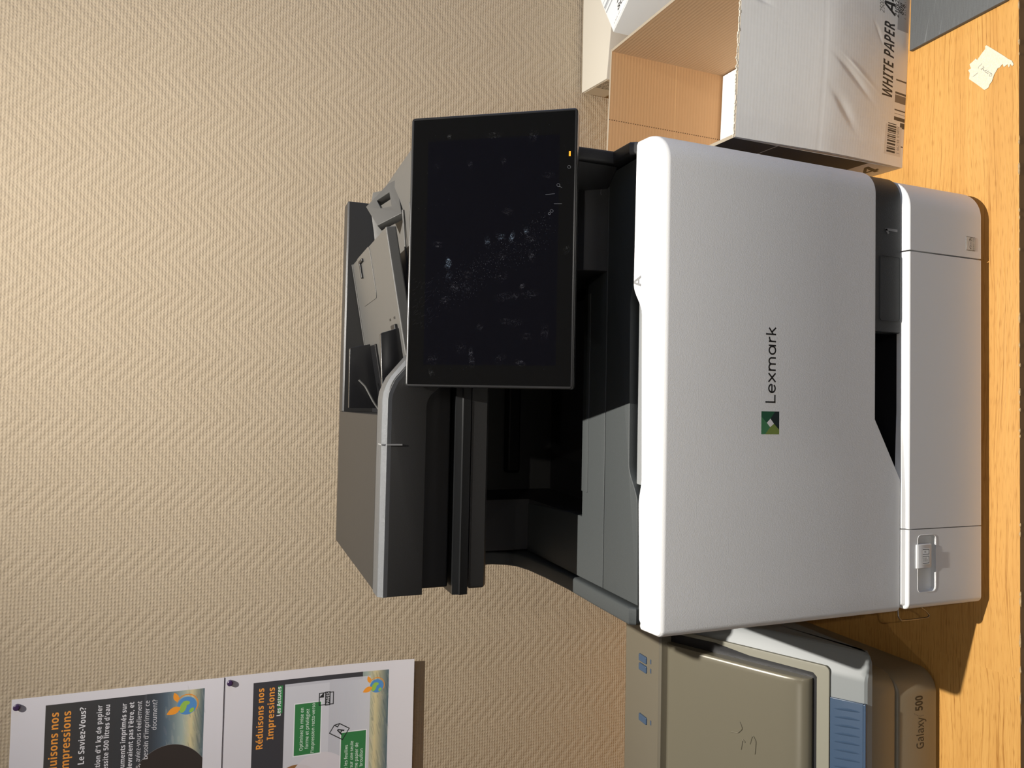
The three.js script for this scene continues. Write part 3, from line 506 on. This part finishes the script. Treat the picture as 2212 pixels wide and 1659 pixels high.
  const a1 = letters('Galaxy', 0.0112); a1.computeBoundingBox(); const w1 = a1.boundingBox.max.x; part(g, 'lettering', a1.scale(0.0362 / w1, 1, 1).translate(-0.4080, 0.0263, -0.0597), M.ink, 'black lettering');
  const a2 = letters('500', 0.0115, sansBold); a2.computeBoundingBox(); const w2 = a2.boundingBox.max.x; part(g, 'lettering', a2.scale(0.0172 / w2, 1, 1).translate(-0.3642, 0.0283, -0.0597), M.ink, 'black bold figures');
  const dots = []; for (let i = 0; i < 7; i++) { const t = i / 6; dots.push(new THREE.CircleGeometry(0.00042, 10).translate(-0.3688 + 0.0016 * Math.cos(2.4 + t * 2.6) + 0.0018 * t * t, 0.0275 + 0.0135 * t, -0.0597)); }
  part(g, 'dotted_letter', merge(dots), M.ink, 'dotted letter i');
}

// ================================================================ the open paper carton
function fitText(x, str, p0, p1, px, font, fill) { // text from p0 to p1 along its baseline
  x.save(); x.font = font.replace('PX', px + 'px'); x.fillStyle = fill; const w = x.measureText(str).width, l = Math.hypot(p1[0] - p0[0], p1[1] - p0[1]);
  x.translate(...p0); x.rotate(Math.atan2(p1[1] - p0[1], p1[0] - p0[0])); x.scale(l / w, 1); x.fillText(str, 0, 0); x.restore();
}
const BW = 0.222, BH = 0.258, BD = 0.312, byaw = -3.2 * D2R;
const kraft = std({ color: lin(0.50, 0.345, 0.20), roughness: 0.85, bumpMap: (() => { const t = heightTex(64, 64, (u, v, i, j) => 0.5 + 0.4 * Math.cos(2 * Math.PI * v * 4) + 0.2 * noise(i / 9, j / 3, 2)); t.repeat.set(1, 12); return t; })(), bumpScale: 0.00010 });
const kraftPlain = std({ color: lin(0.50, 0.345, 0.20), roughness: 0.85 });
{
  const fl = V(0.2900, 0, -0.1135);
  const g = thing('paper_carton', 'open white and brown paper carton standing next to the printer', 'carton', fl.clone());
  g.rotation.y = byaw;
  const nrm = V(Math.sin(byaw), 0, Math.cos(byaw)), ax = V(Math.cos(byaw), 0, -Math.sin(byaw));
  const W = 1420, H = 1650;
  const at = (px, py) => { const p = onPlane(px, py, fl, nrm), q = p.clone().sub(fl); return [q.dot(ax) / BW * W, H - q.y / BH * H]; };
  const frontTex = canvasTex(W, H, (x) => {
    x.fillStyle = '#e6e6e2'; x.fillRect(0, 0, W, H);
    for (let i = 0; i < 90; i++) { x.strokeStyle = `rgba(120,116,110,${0.02 + 0.05 * rnd()})`; x.lineWidth = 1 + 3 * rnd(); const yy = rnd() * H, xx = rnd() * W; x.beginPath(); x.moveTo(xx, yy); x.lineTo(xx + 60 + 300 * rnd(), yy + 12 * (rnd() - 0.5)); x.stroke(); }
    const lvl = at(1928, 100)[1];
    const quad = (a, b, c, d, col) => { const p = at(a, b), q = at(c, d); x.fillStyle = col; x.fillRect(Math.min(p[0], q[0]), Math.min(p[1], q[1]), Math.abs(p[0] - q[0]), Math.abs(p[1] - q[1])); };
    quad(1935, 65, 1965, 0, '#a9a8a6');
    quad(1932, 175, 1958, 178, '#5a554e'); quad(1930, 205, 1957, 228, '#7d766d'); quad(1930, 203, 1957, 205, '#5a554e');
    quad(1929, 236, 1956, 245, '#5a554e'); quad(1929, 245, 1956, 252, '#7d766d'); quad(1928, 252, 1956, 266, '#554f47'); quad(1943, 266, 1953, 280, '#554f47'); quad(1943, 316, 1950, 320, '#554f47');
    fitText(x, 'WHITE PAPER', at(1922, 217), at(1929, 55), 172, 'italic bold PX sans-serif', '#2d2b29');
    fitText(x, 'A4', at(1929, 38), at(1934, -12), 178, 'italic bold PX sans-serif', '#1d1c1b');
    fitText(x, '2500', at(1904, 32), at(1904.5, 4), 68, 'italic PX sans-serif', '#3a3836');
    fitText(x, '210x297', at(1938.5, 41), at(1940, -12), 64, 'italic bold PX sans-serif', '#2d2b29');
    fitText(x, '80g', at(1950, 35), at(1951, 10), 76, 'italic bold PX sans-serif', '#2d2b29');
    fitText(x, '2.833.221', at(1956, 44), at(1957.5, 5), 30, 'PX monospace', '#4a4744');
    // bar code
    quad(1908, 268, 1944, 340, '#d6d3cd');
    { const p = at(1911, 328), q = at(1934, 270); let c = p[0]; x.fillStyle = '#3a3734'; while (c < q[0]) { const b = 4 + 11 * rnd(); x.fillRect(c, p[1], Math.min(b, q[0] - c), q[1] - p[1]); c += b + 4 + 9 * rnd(); } }
    fitText(x, '3 662168 014032', at(1941, 334), at(1940.5, 274), 40, 'PX monospace', '#4a4744');
  });
  const bumpF = heightTex(512, 512, (u, v, i, j) => { // dents and the corrugation showing through
    const dent = (cx, cy, rx, ry, a, k) => { const dx = u - cx, dy = v - cy, c = Math.cos(a), s = Math.sin(a), X = (dx * c + dy * s) / rx, Y = (-dx * s + dy * c) / ry; return k * Math.exp(-X * X - Y * Y * (1 + 2 * (Y > 0))); };
    return 0.5 + 0.0018 * Math.cos(2 * Math.PI * v * 60) + 0.03 * noise(u * 7, v * 7, 1) + 0.006 * noise(u * 30, v * 30, 2)
      - dent(0.42, 0.37, 0.10, 0.022, 0.9, 0.38) + dent(0.46, 0.33, 0.08, 0.014, 1.0, 0.25) - dent(0.24, 0.42, 0.09, 0.03, 0.7, 0.28) - dent(0.70, 0.22, 0.04, 0.012, 0.5, 0.25) - dent(0.72, 0.9, 0.05, 0.02, 1.3, 0.15) - 0.02 * Math.exp(-(((v - 0.55) / 0.012) ** 2)) + 0.012 * noise(u * 18, v * 3, 6);
  });
  const frontMat = std({ map: frontTex, roughness: 0.62, bumpMap: bumpF, bumpScale: 0.0045 });
  const outer = std({ color: lin(0.60, 0.60, 0.585), roughness: 0.65 }), edge = std({ color: lin(0.33, 0.28, 0.21), roughness: 0.9 });
  const sideTex = canvasTex(1024, 1024, (x, w, h) => { // left side: dark print above, pale below
    x.fillStyle = '#c9c7c3'; x.fillRect(0, 0, w, h); x.fillStyle = '#2b2d31'; x.fillRect(0, 0, w, h * 0.80); x.fillStyle = '#c9c7c3'; x.fillRect(0, h * 0.245, w, 6);
    x.fillStyle = '#2a2522'; x.font = 'italic bold 150px sans-serif'; x.fillText('A4', w - 230, h * 0.95); x.font = 'italic bold 60px sans-serif'; x.fillText('WHITE PAPER', w - 760, h * 0.90);
  });
  const sideMat = std({ map: sideTex, roughness: 0.6 });
  const t = 0.004;
  const panel = (name, w, h, d, x, y, z, mats, label) => { const m = new THREE.Mesh(new THREE.BoxGeometry(w, h, d).translate(x, y, z), mats); m.name = name; if (label) m.userData.label = label; g.add(m); return m; };
  // order of faces: +x -x +y -y +z -z
  const fpn = panel('front_panel', BW, BH, t, BW / 2, BH / 2, -t / 2, [outer, outer, edge, edge, frontMat, kraftPlain], 'white front of the carton with black print and bar code');
  { // the thin board bulges forward along its fold
    fpn.geometry = new THREE.BoxGeometry(BW, BH, t, 10, 20, 1).translate(BW / 2, BH / 2, -t / 2); const p = fpn.geometry.attributes.position;
    for (let i = 0; i < p.count; i++) { const v = p.getY(i) / BH, u = p.getX(i) / BW; p.setZ(i, p.getZ(i) + 0.0105 * (v > 0.5 ? (1 - v) / 0.5 : Math.sin(v * Math.PI)) * (0.55 + 0.45 * Math.sin(Math.PI * u))); }
    fpn.geometry.computeVertexNormals();
  }
  // inner back with a perforated line
  const backTex = canvasTex(512, 640, (x, w, h) => { x.fillStyle = '#ba9368'; x.fillRect(0, 0, w, h); for (let i = 0; i < 400; i++) { x.fillStyle = `rgba(90,60,30,${0.03 * rnd()})`; x.fillRect(rnd() * w, rnd() * h, 2 + 40 * rnd(), 1 + rnd()); } x.fillStyle = '#4a3018'; for (let k = 0; k < 62; k++) x.fillRect(w * 0.512, k * h / 62, 3, 5); x.strokeStyle = 'rgba(220,180,130,0.6)'; x.lineWidth = 2; x.beginPath(); x.moveTo(0, h * 0.47); x.lineTo(w, h * 0.45); x.stroke(); });
  const kb = std({ map: backTex, roughness: 0.85, bumpMap: kraft.bumpMap, bumpScale: 0.00010 });
  panel('back_panel', BW, BH, t, BW / 2, BH / 2, -BD + t / 2, [outer, outer, edge, edge, kb, outer]);
  panel('side_panel', t, BH - 0.0005, BD - 2 * t, t / 2, BH / 2, -BD / 2, [kraftPlain, sideMat, edge, edge, outer, outer], 'dark printed side of the carton');
  panel('side_panel', t, BH - 0.0005, BD - 2 * t, BW - t / 2, BH / 2, -BD / 2, [outer, kraft, edge, edge, outer, outer]);
  panel('bottom_panel', BW - 2 * t, t, BD - 2 * t, BW / 2, t / 2 + 0.0005, -BD / 2, kraftPlain);
  // torn corrugated rim along the front panel
  const rim = []; for (let i = 0; i < 64; i++) { const l = 0.0028 + 0.001 * rnd(); rim.push(new THREE.BoxGeometry(l, 0.0012 + 0.0018 * rnd(), 0.0010 + 0.001 * rnd()).rotateZ(0.5 * (rnd() - 0.5)).translate(0.002 + i * (BW - 0.004) / 64, BH + 0.0003, -0.0006 - 0.0026 * rnd())); }
  const rm = new THREE.Mesh(merge(rim), std({ color: lin(0.55, 0.50, 0.42), roughness: 0.9 })); rm.name = 'torn_rim'; rm.userData.kind = 'stuff'; g.add(rm);
  // the paper left in it: its own thing, turned like the carton
  const pm = new THREE.Mesh(new RoundedBoxGeometry(0.210, 0.050, 0.297, 2, 0.0008), M.paper); pm.name = 'paper_ream'; pm.position.copy(fl).addScaledVector(ax, BW / 2).addScaledVector(nrm, -BD / 2); pm.position.y = 0.0295 + 0.0005; pm.rotation.y = byaw;
  pm.userData = { label: 'white ream of paper lying at the bottom of the open carton', category: 'paper' }; scene.add(pm);
}
// ---------------------------------------------------------------- cartons behind it
{
  const hid = single('brown_carton', plain(0.605, 0.90, 0, 0.118, -0.685, -0.575), kraftPlain, 'low brown carton against the wall, under the cream lid', 'carton');
  // cream lid against the wall
  const g = thing('carton_lid', 'cream carton lid lying against the wall behind the open carton', 'lid', V(0.69, 0.1185, -0.60));
  const creamP = std({ color: lin(0.56, 0.52, 0.44), roughness: 0.7 });
  const a = onY(1252, 207, 0.17), b = onY(1310, 170, 0.17);
  part(g, 'lid_shell', exY([[a.x + 0.002, -0.690], [b.x, b.z], [0.84, -0.548], [0.84, -0.690]], 0.1185, 0.170, 0.001), creamP);
  const tx = canvasTex(512, 160, (x, w, h) => { x.fillStyle = '#c6bda9'; x.fillRect(0, 0, w, h); x.fillStyle = '#4a443a'; x.font = 'bold 44px sans-serif'; for (let i = 0; i < 4; i++) x.fillText('WHITE PAPER A4'.slice(i, i + 9), 230, 40 + i * 36); });
  { const p = V(a.x + 0.002, 0, -0.690), q = V(b.x, 0, b.z), d = q.clone().sub(p), l = d.length(); const pl = new THREE.BoxGeometry(l * 0.96, 0.044, 0.0004); pl.rotateY(Math.atan2(-d.z, d.x)); const n = V(d.z, 0, -d.x).normalize(); if (n.x > 0) n.negate(); pl.translate((p.x + q.x) / 2 + n.x * 0.0002, 0.144, (p.z + q.z) / 2 + n.z * 0.0002); part(g, 'printed_side', pl, std({ map: tx, roughness: 0.7 }), 'small black print on the side of the lid'); }
}
{
  // white carton turned on the pile: its near corner and printed top show
  const TY = 0.236, K = onY(1325, 69, TY), R1 = onY(1276, 0, TY), R2 = onY(1357, 0, TY);
  const g = thing('white_carton', 'white carton with A4 print standing askew behind the open carton', 'carton', V(K.x + 0.1, 0, K.z));
  const d2 = R2.clone().sub(K).setY(0).normalize(), d1 = V(d2.z, 0, -d2.x); // along the front edge, and back
  const q = [K, K.clone().addScaledVector(d2, 0.22), K.clone().addScaledVector(d2, 0.22).addScaledVector(d1, 0.12), K.clone().addScaledVector(d1, 0.12)];
  const wm = std({ color: lin(0.62, 0.63, 0.62), roughness: 0.6 });
  part(g, 'carton_body', exY(q.map((p) => [p.x, p.z]), 0.0004, TY, 0.0008), wm);
  const tx = canvasTex(1024, 768, (x, w, h) => { x.fillStyle = '#d3d4d3'; x.fillRect(0, 0, w, h); x.fillStyle = '#8f9296'; for (const [c, d] of [[330, 24], [380, 12], [420, 34], [480, 10]]) x.fillRect(0, 768 - c, w, d); x.fillStyle = '#9ea1a4'; x.fillRect(300, 0, 14, h);
    x.fillStyle = '#2c2c2c'; x.font = 'italic bold 230px sans-serif'; x.fillText('A4', 190, 480); x.font = 'italic bold 84px sans-serif'; x.fillText('210x297', 130, 590); x.fillText('80g', 110, 680); x.font = '30px monospace'; x.fillText('2.833.221', 30, 730, 110); x.font = 'italic bold 150px sans-serif'; x.fillText('WHITE PAPER', 560, 560); });
  const pl = new THREE.PlaneGeometry(0.216, 0.116).rotateX(-Math.PI / 2).rotateY(Math.atan2(-d2.z, d2.x)); const c = K.clone().addScaledVector(d2, 0.11).addScaledVector(d1, 0.06);
  part(g, 'printed_top', pl.translate(c.x, TY + 0.0003, c.z), std({ map: tx, roughness: 0.6 }), 'printed top with A4 mark');
}

// ================================================================ slab and torn label on the desk
{
  const T = 0.006, p0 = onY(1962, 111, T), p1 = onY(2173, 0, T);
  const scr = dataTex(512, 512, (u, v, i, j) => { const n = noise(i / 40, j / 5, 3), m = noise(i / 3, j / 3, 4), s = Math.max(0, noise(i / 30 + j / 6, j / 60, 8) - 0.35); const k = 0.335 + 0.02 * n + 0.018 * m + 0.25 * s; return [k, k * 1.02, k * 1.02]; }, true);
  scr.repeat.set(5, 5);
  single('slate_board', exY([[p0.x, -0.0985], [p1.x + 0.0005, 0.0225], [0.66, 0.0225], [0.66, -0.090], [0.53, -0.0955]], 0.0004, T, 0.0008), std({ map: scr, roughness: 0.55 }), 'dark grey scratched board lying flat at the desk edge beside the carton', 'board');
}
{
  const px = [[2132, 98], [2150, 109], [2170, 121.5], [2178, 127], [2186, 131], [2190, 139], [2187, 143], [2183, 138], [2180, 146], [2177, 139], [2169, 145], [2166, 138], [2160, 146], [2156, 147], [2151, 156], [2148, 161], [2143, 176], [2139, 181], [2135, 190], [2127, 194.5], [2110, 182], [2094, 171], [2095.5, 158], [2092, 152], [2098, 148], [2095, 139], [2101, 134], [2109, 126], [2111, 130], [2124, 112], [2129, 106], [2128.5, 100]];
  const pts = px.map(([a, b]) => { const p = onY(a, b, 0.0004); return [p.x, p.z]; });
  const pt = dataTex(256, 256, (u, v, i, j) => { const n = noise(i / 16, j / 16, 2) + 0.6 * noise(i / 6, j / 6, 4); const k = Math.abs(n) < 0.08 ? -0.05 : 0; return [0.83 + 0.03 * n + k, 0.81 + 0.03 * n + k, 0.72 + 0.04 * n + k]; }, true); pt.repeat.set(30, 30);
  const c = onY(2140, 145, 0);
  const g = thing('torn_label', 'torn cream paper label with handwriting stuck on the oak desk', 'label', V(c.x, 0, c.z));
  part(g, 'label_paper', exY(pts, 0.0002, 0.0009), std({ map: pt, roughness: 0.85, bumpMap: pt, bumpScale: 0.0006 }));
  // pencilled letters, traced from the note
  const S = 2212 / 232, tr = (l) => l.map(([a, b]) => { const p = onY(1980 + a / S, 60 + b / S, 0.001); return [p.x, -p.z]; });
  const pen = [
    [[1535, 935], [1552, 960], [1540, 1000], [1508, 1002], [1500, 975], [1520, 945], [1540, 940], [1500, 920]],
    [[1500, 925], [1455, 945], [1440, 915], [1490, 890], [1470, 900], [1420, 925], [1412, 895], [1455, 865]],
    [[1440, 870], [1395, 895], [1370, 850], [1380, 880]],
    [[1400, 810], [1350, 850], [1335, 868], [1322, 850], [1340, 835], [1352, 850], [1372, 815], [1368, 785]],
    [[1268, 838], [1280, 800], [1330, 760], [1340, 735]],
    [[1160, 1008], [1205, 975], [1262, 925]]].map(tr);
  part(g, 'handwriting', strokes(pen, 0.00042).rotateX(-Math.PI / 2).translate(0, 0.00112, 0), std({ color: lin(0.22, 0.21, 0.19), roughness: 0.8 }), 'thin grey pencil handwriting');
}

// ================================================================ posters and pins
const PX1 = onZ(26.1, 1511, WALL).x, PXL = PX1 - 0.42;
function globe(x, cx, cy, r) { // round earth with two orange leaves
  x.fillStyle = '#4f86bd'; x.beginPath(); x.arc(cx, cy, r, 0, 7); x.fill();
  x.fillStyle = '#8fb64a'; x.beginPath(); x.ellipse(cx - r * .15, cy - r * .4, r * .62, r * .35, 0.3, 0, 7); x.fill(); x.beginPath(); x.ellipse(cx + r * .3, cy - r * .1, r * .25, r * .4, 0, 0, 7); x.fill(); x.beginPath(); x.ellipse(cx - r * .55, cy + r * .5, r * .3, r * .2, 0.7, 0, 7); x.fill();
  x.strokeStyle = '#d98a35'; x.lineWidth = r * .11; x.beginPath(); x.arc(cx + r * .12, cy + r * .02, r * 1.12, -1.25, 2.2); x.stroke();
  x.fillStyle = '#e8952e';
  for (const [dx, dy, l, a] of [[-.38, -1.22, 1.25, -2.0], [.95, -1.12, .9, -.35]]) { x.save(); x.translate(cx + dx * r, cy + dy * r); x.rotate(a); x.beginPath(); x.moveTo(-l * r * .5, 0); x.quadraticCurveTo(0, -l * r * .62, l * r * .75, 0); x.quadraticCurveTo(0, l * r * .62, -l * r * .5, 0); x.fill(); x.restore(); }
}
function sea(x, x0, y0, w, h) { // painted sky over water for the lower strip of the print
  const g = x.createLinearGradient(0, y0, 0, y0 + h); g.addColorStop(0, '#2f3238'); g.addColorStop(0.35, '#54636f'); g.addColorStop(0.62, '#9aa79f'); g.addColorStop(0.78, '#cbbd92'); g.addColorStop(1, '#4d5f68'); x.fillStyle = g; x.fillRect(x0, y0, w, h);
  for (let i = 0; i < 260; i++) { x.fillStyle = `rgba(${190 + 50 * rnd()},${185 + 40 * rnd()},${150 + 50 * rnd()},${0.05 + 0.09 * rnd()})`; x.beginPath(); x.ellipse(x0 + rnd() * w, y0 + h * (0.3 + 0.7 * rnd()), 8 + 50 * rnd(), 2 + 9 * rnd(), -0.3 + 0.3 * rnd(), 0, 7); x.fill(); }
  for (let i = 0; i < 120; i++) { x.fillStyle = `rgba(30,44,54,${0.06 + 0.1 * rnd()})`; x.beginPath(); x.ellipse(x0 + rnd() * w, y0 + h * (0.72 + 0.28 * rnd()), 12 + 60 * rnd(), 2 + 6 * rnd(), -0.25, 0, 7); x.fill(); }
}
function poster(y0, y1, draw, label) {
  const w = 0.42, h = y1 - y0, W = 2048, H = Math.round(2048 * h / w);
  const at = (px, py) => { const p = onZ(px, py, WALL + 0.002); return [(p.x - PXL) / w * W, (y1 - p.y) / h * H]; };
  const t = canvasTex(W, H, (x) => draw(x, at, W, H));
  const geo = new THREE.BoxGeometry(w, h, 0.0005, 12, 16, 1); const p = geo.attributes.position;
  for (let i = 0; i < p.count; i++) { const v = 0.5 - p.getY(i) / h, u = p.getX(i) / w + 0.5; p.setZ(i, p.getZ(i) + 0.0008 + (label.includes('lower') ? 0.010 : 0.0015) * v ** 4 + 0.0004 * Math.sin(5 * u)); }
  geo.computeVertexNormals(); geo.translate(PXL + w / 2, (y0 + y1) / 2, WALL + 0.0008);
  const pm = std({ color: lin(0.66, 0.64, 0.66), roughness: 0.75 });
  single('poster', geo, [pm, pm, pm, pm, std({ map: t, color: lin(1, 1, 1), roughness: 0.6 }), pm], label, 'poster');
}
const SANSB = 'bold PX sans-serif', SANS = 'PX sans-serif';
const yA = onZ(26.1, 1511, WALL).y, yB = onZ(484.9, 1459.6, WALL).y, yC = onZ(891.9, 1421, WALL).y;
poster(yB + 0.0004, yA, (x, at, W, H) => {
  x.fillStyle = '#d4d1d6'; x.fillRect(0, 0, W, H);
  const a = at(98.7, 1525.4), b = at(442.5, 1485.4), X1 = (a[0] + b[0]) / 2, X0 = W - X1, w = X1 - X0, Y0 = a[1], Y1 = b[1];
  sea(x, X0, Y0 + (Y1 - Y0) * 0.62, w, (Y1 - Y0) * 0.38);
  const g = x.createLinearGradient(0, Y0, 0, Y0 + (Y1 - Y0) * 0.75); g.addColorStop(0, '#3a3836'); g.addColorStop(0.8, '#35363a'); g.addColorStop(1, 'rgba(60,70,80,0)'); x.fillStyle = g; x.fillRect(X0, Y0, w, (Y1 - Y0) * 0.76);
  x.save(); x.beginPath(); x.rect(X0, Y0, w, Y1 - Y0); x.clip(); const c = at(330, 1625); x.fillStyle = '#2f2723'; x.beginPath(); x.ellipse(c[0] - 430, c[1] + 120, 470, 330, 0, 0, 7); x.fill(); x.strokeStyle = 'rgba(150,150,150,0.5)'; x.lineWidth = 3; x.stroke(); x.restore();
  const line = (s, px, font, size, col, endY, perChar) => { x.font = font.replace('PX', size + 'px'); const e = at(px, endY); x.fillStyle = col; x.textAlign = 'right'; x.save(); x.translate(...e); x.scale(perChar || 1, 1); x.fillText(s, 0, 0); x.restore(); };
  line('Réduisons nos', 127, SANSB, 76, '#e7963a', 1538); line('Impressions', 153.5, SANSB, 76, '#e7963a', 1535);
  line('Le Saviez-Vous?', 186, SANSB, 56, '#dcdadd', 1527);
  line("La fabrication d'1 kg de papier", 221, SANSB, 46, '#d6d4d8', 1523); line("nécessite 500 litres d'eau", 238, SANSB, 46, '#d6d4d8', 1521);
  line('des documents imprimés sur', 274, SANSB, 46, '#d6d4d8', 1519); line("ne devraient pas l'être, et", 290, SANSB, 46, '#d6d4d8', 1516);
  line('vous, aviez-vous réellement', 307, SANS, 46, '#d6d4d8', 1514); line("besoin d'imprimer ce", 323.5, SANS, 46, '#d6d4d8', 1512.5); line('document?', 340, SANS, 46, '#d6d4d8', 1510.5);
  const k = at(404, 1524); globe(x, k[0], k[1], 68);
}, 'upper poster on saving prints, dark with orange heading and white text');
poster(yC, yB - 0.0004, (x, at, W, H) => {
  x.fillStyle = '#d2cfd4'; x.fillRect(0, 0, W, H);
  const a = at(548, 1475), b = at(839, 1445), X1 = (a[0] + b[0]) / 2, X0 = W - X1, w = X1 - X0, Y0 = a[1], Y1 = b[1];
  sea(x, X0, Y0 + (Y1 - Y0) * 0.55, w, (Y1 - Y0) * 0.45);
  x.fillStyle = '#36353a'; x.fillRect(X0, Y0, w, at(617, 1479)[1] - Y0); x.fillRect(X1 - 60, Y0, 60, (Y1 - Y0) * 0.8);
  const p0 = at(616, 1479), p1 = at(800, 1462); x.fillStyle = 'rgba(196,196,204,0.92)'; x.fillRect(X0 + 40, p0[1], p0[0] - X0 - 40, p1[1] - p0[1]);
  x.fillStyle = '#8a6138'; x.beginPath(); x.arc(at(610, 1659)[0] - 180, at(640, 1659)[1], 190, 0, 7); x.fill(); x.fillStyle = 'rgba(205,200,205,0.95)'; x.beginPath(); x.arc(at(640, 1700)[0], at(690, 1700)[1], 250, 0, 7); x.fill();
  const line = (s, px, font, size, col, endY, mid) => { x.font = font.replace('PX', size + 'px'); const e = at(px, endY); x.fillStyle = col; x.textAlign = mid ? 'center' : 'right'; x.fillText(s, e[0], e[1]); };
  line('Réduisons nos', 571, SANSB, 70, '#e7963a', 1486); line('Impressions', 594, SANSB, 70, '#e7963a', 1484);
  { const q0 = at(599, 1542), q1 = at(610, 1481); x.fillStyle = '#2f7a45'; x.fillRect(q0[0], q0[1], q1[0] - q0[0], q1[1] - q0[1] + 6); line('Les Astuces', 608, SANSB, 42, '#e2e2e2', 1483); }
  const gb = (ax, ay, bx, by) => { const p = at(ax, ay), q = at(bx, by); x.fillStyle = '#dcdce0'; x.fillRect(p[0], p[1], q[0] - p[0], q[1] - p[1]); x.fillStyle = '#2f7440'; x.fillRect(p[0] + 8, p[1] + 8, q[0] - p[0] - 16, q[1] - p[1] - 16); };
  gb(632, 1636, 696, 1513); line('Optimisez la mise en', 655, SANS, 37, '#dfe6df', 1575, 1); line('forme et privilégiez', 667, SANS, 37, '#dfe6df', 1574, 1); line("l'impression recto-verso", 679.5, SANS, 37, '#dfe6df', 1572, 1);
  gb(731, 1720, 792, 1573); line('Réutilisez les feuilles', 750, SANS, 36, '#dfe6df', 1652, 1); line('imprimées sur une seule', 761.5, SANS, 36, '#dfe6df', 1652, 1); line('face comme papier de', 772, SANS, 36, '#dfe6df', 1650, 1); line('brouillon', 783, SANS, 36, '#dfe6df', 1634, 1);
  { const c = at(704, 1509); x.strokeStyle = '#17181a'; x.lineWidth = 7; x.strokeRect(c[0] - 48, c[1] - 52, 96, 112); x.fillStyle = '#17181a'; x.fillRect(c[0] - 56, c[1] - 6, 112, 42); x.beginPath(); x.moveTo(c[0] + 12, c[1] - 56); x.lineTo(c[0] + 52, c[1] - 16); x.lineTo(c[0] + 12, c[1] - 16); x.fill(); x.fillStyle = '#c9c9cf'; x.font = 'bold 34px sans-serif'; x.textAlign = 'center'; x.fillText('PAGES', c[0], c[1] + 27, 100); }
  { const c = at(733, 1578); x.save(); x.translate(...c); x.rotate(0.55); x.strokeStyle = '#17181a'; x.lineWidth = 7; x.beginPath(); x.moveTo(-50, 62); x.lineTo(50, 62); x.lineTo(50, -30); x.lineTo(20, -62); x.lineTo(-50, -62); x.closePath(); x.moveTo(20, -62); x.lineTo(20, -30); x.lineTo(50, -30); x.stroke(); x.fillStyle = '#17181a'; x.font = 'bold 74px sans-serif'; x.textAlign = 'center'; x.fillText('A', 0, 34); x.restore(); }
  const k = at(813, 1480); globe(x, k[0], k[1], 55);
}, 'lower poster with green tip boxes and orange heading, curling at the bottom');
for (const [px, py, lab] of [[35, 1530, 'purple drawing pin at the top corner of the upper poster'], [497, 1477, 'purple drawing pin at the top corner of the lower poster']]) {
  const c = onZ(px, py, WALL + 0.008);
  const g = thing('drawing_pin', lab, 'pin', V(c.x, c.y, WALL + 0.002));
  const pm = std({ color: lin(0.045, 0.022, 0.075), roughness: 0.35 });
  part(g, 'pin_head', smooth(new THREE.LatheGeometry([[0, 0.0062], [0.0032, 0.0060], [0.0045, 0.0050], [0.0047, 0.0036], [0.0044, 0.0012], [0.0042, 0.0002], [0, 0]].map((p) => new THREE.Vector2(...p)), 20)).rotateX(Math.PI / 2).translate(c.x, c.y, WALL + 0.0020), pm);
  part(g, 'needle', new THREE.CylinderGeometry(0.0005, 0.0003, 0.010, 8).rotateX(Math.PI / 2).translate(c.x, c.y, WALL - 0.002), M.wire);
}

scene.traverse((o) => { if (o.isMesh) { o.castShadow = true; o.receiveShadow = true; } delete o.userData.base; });
renderer.render(scene, camera);
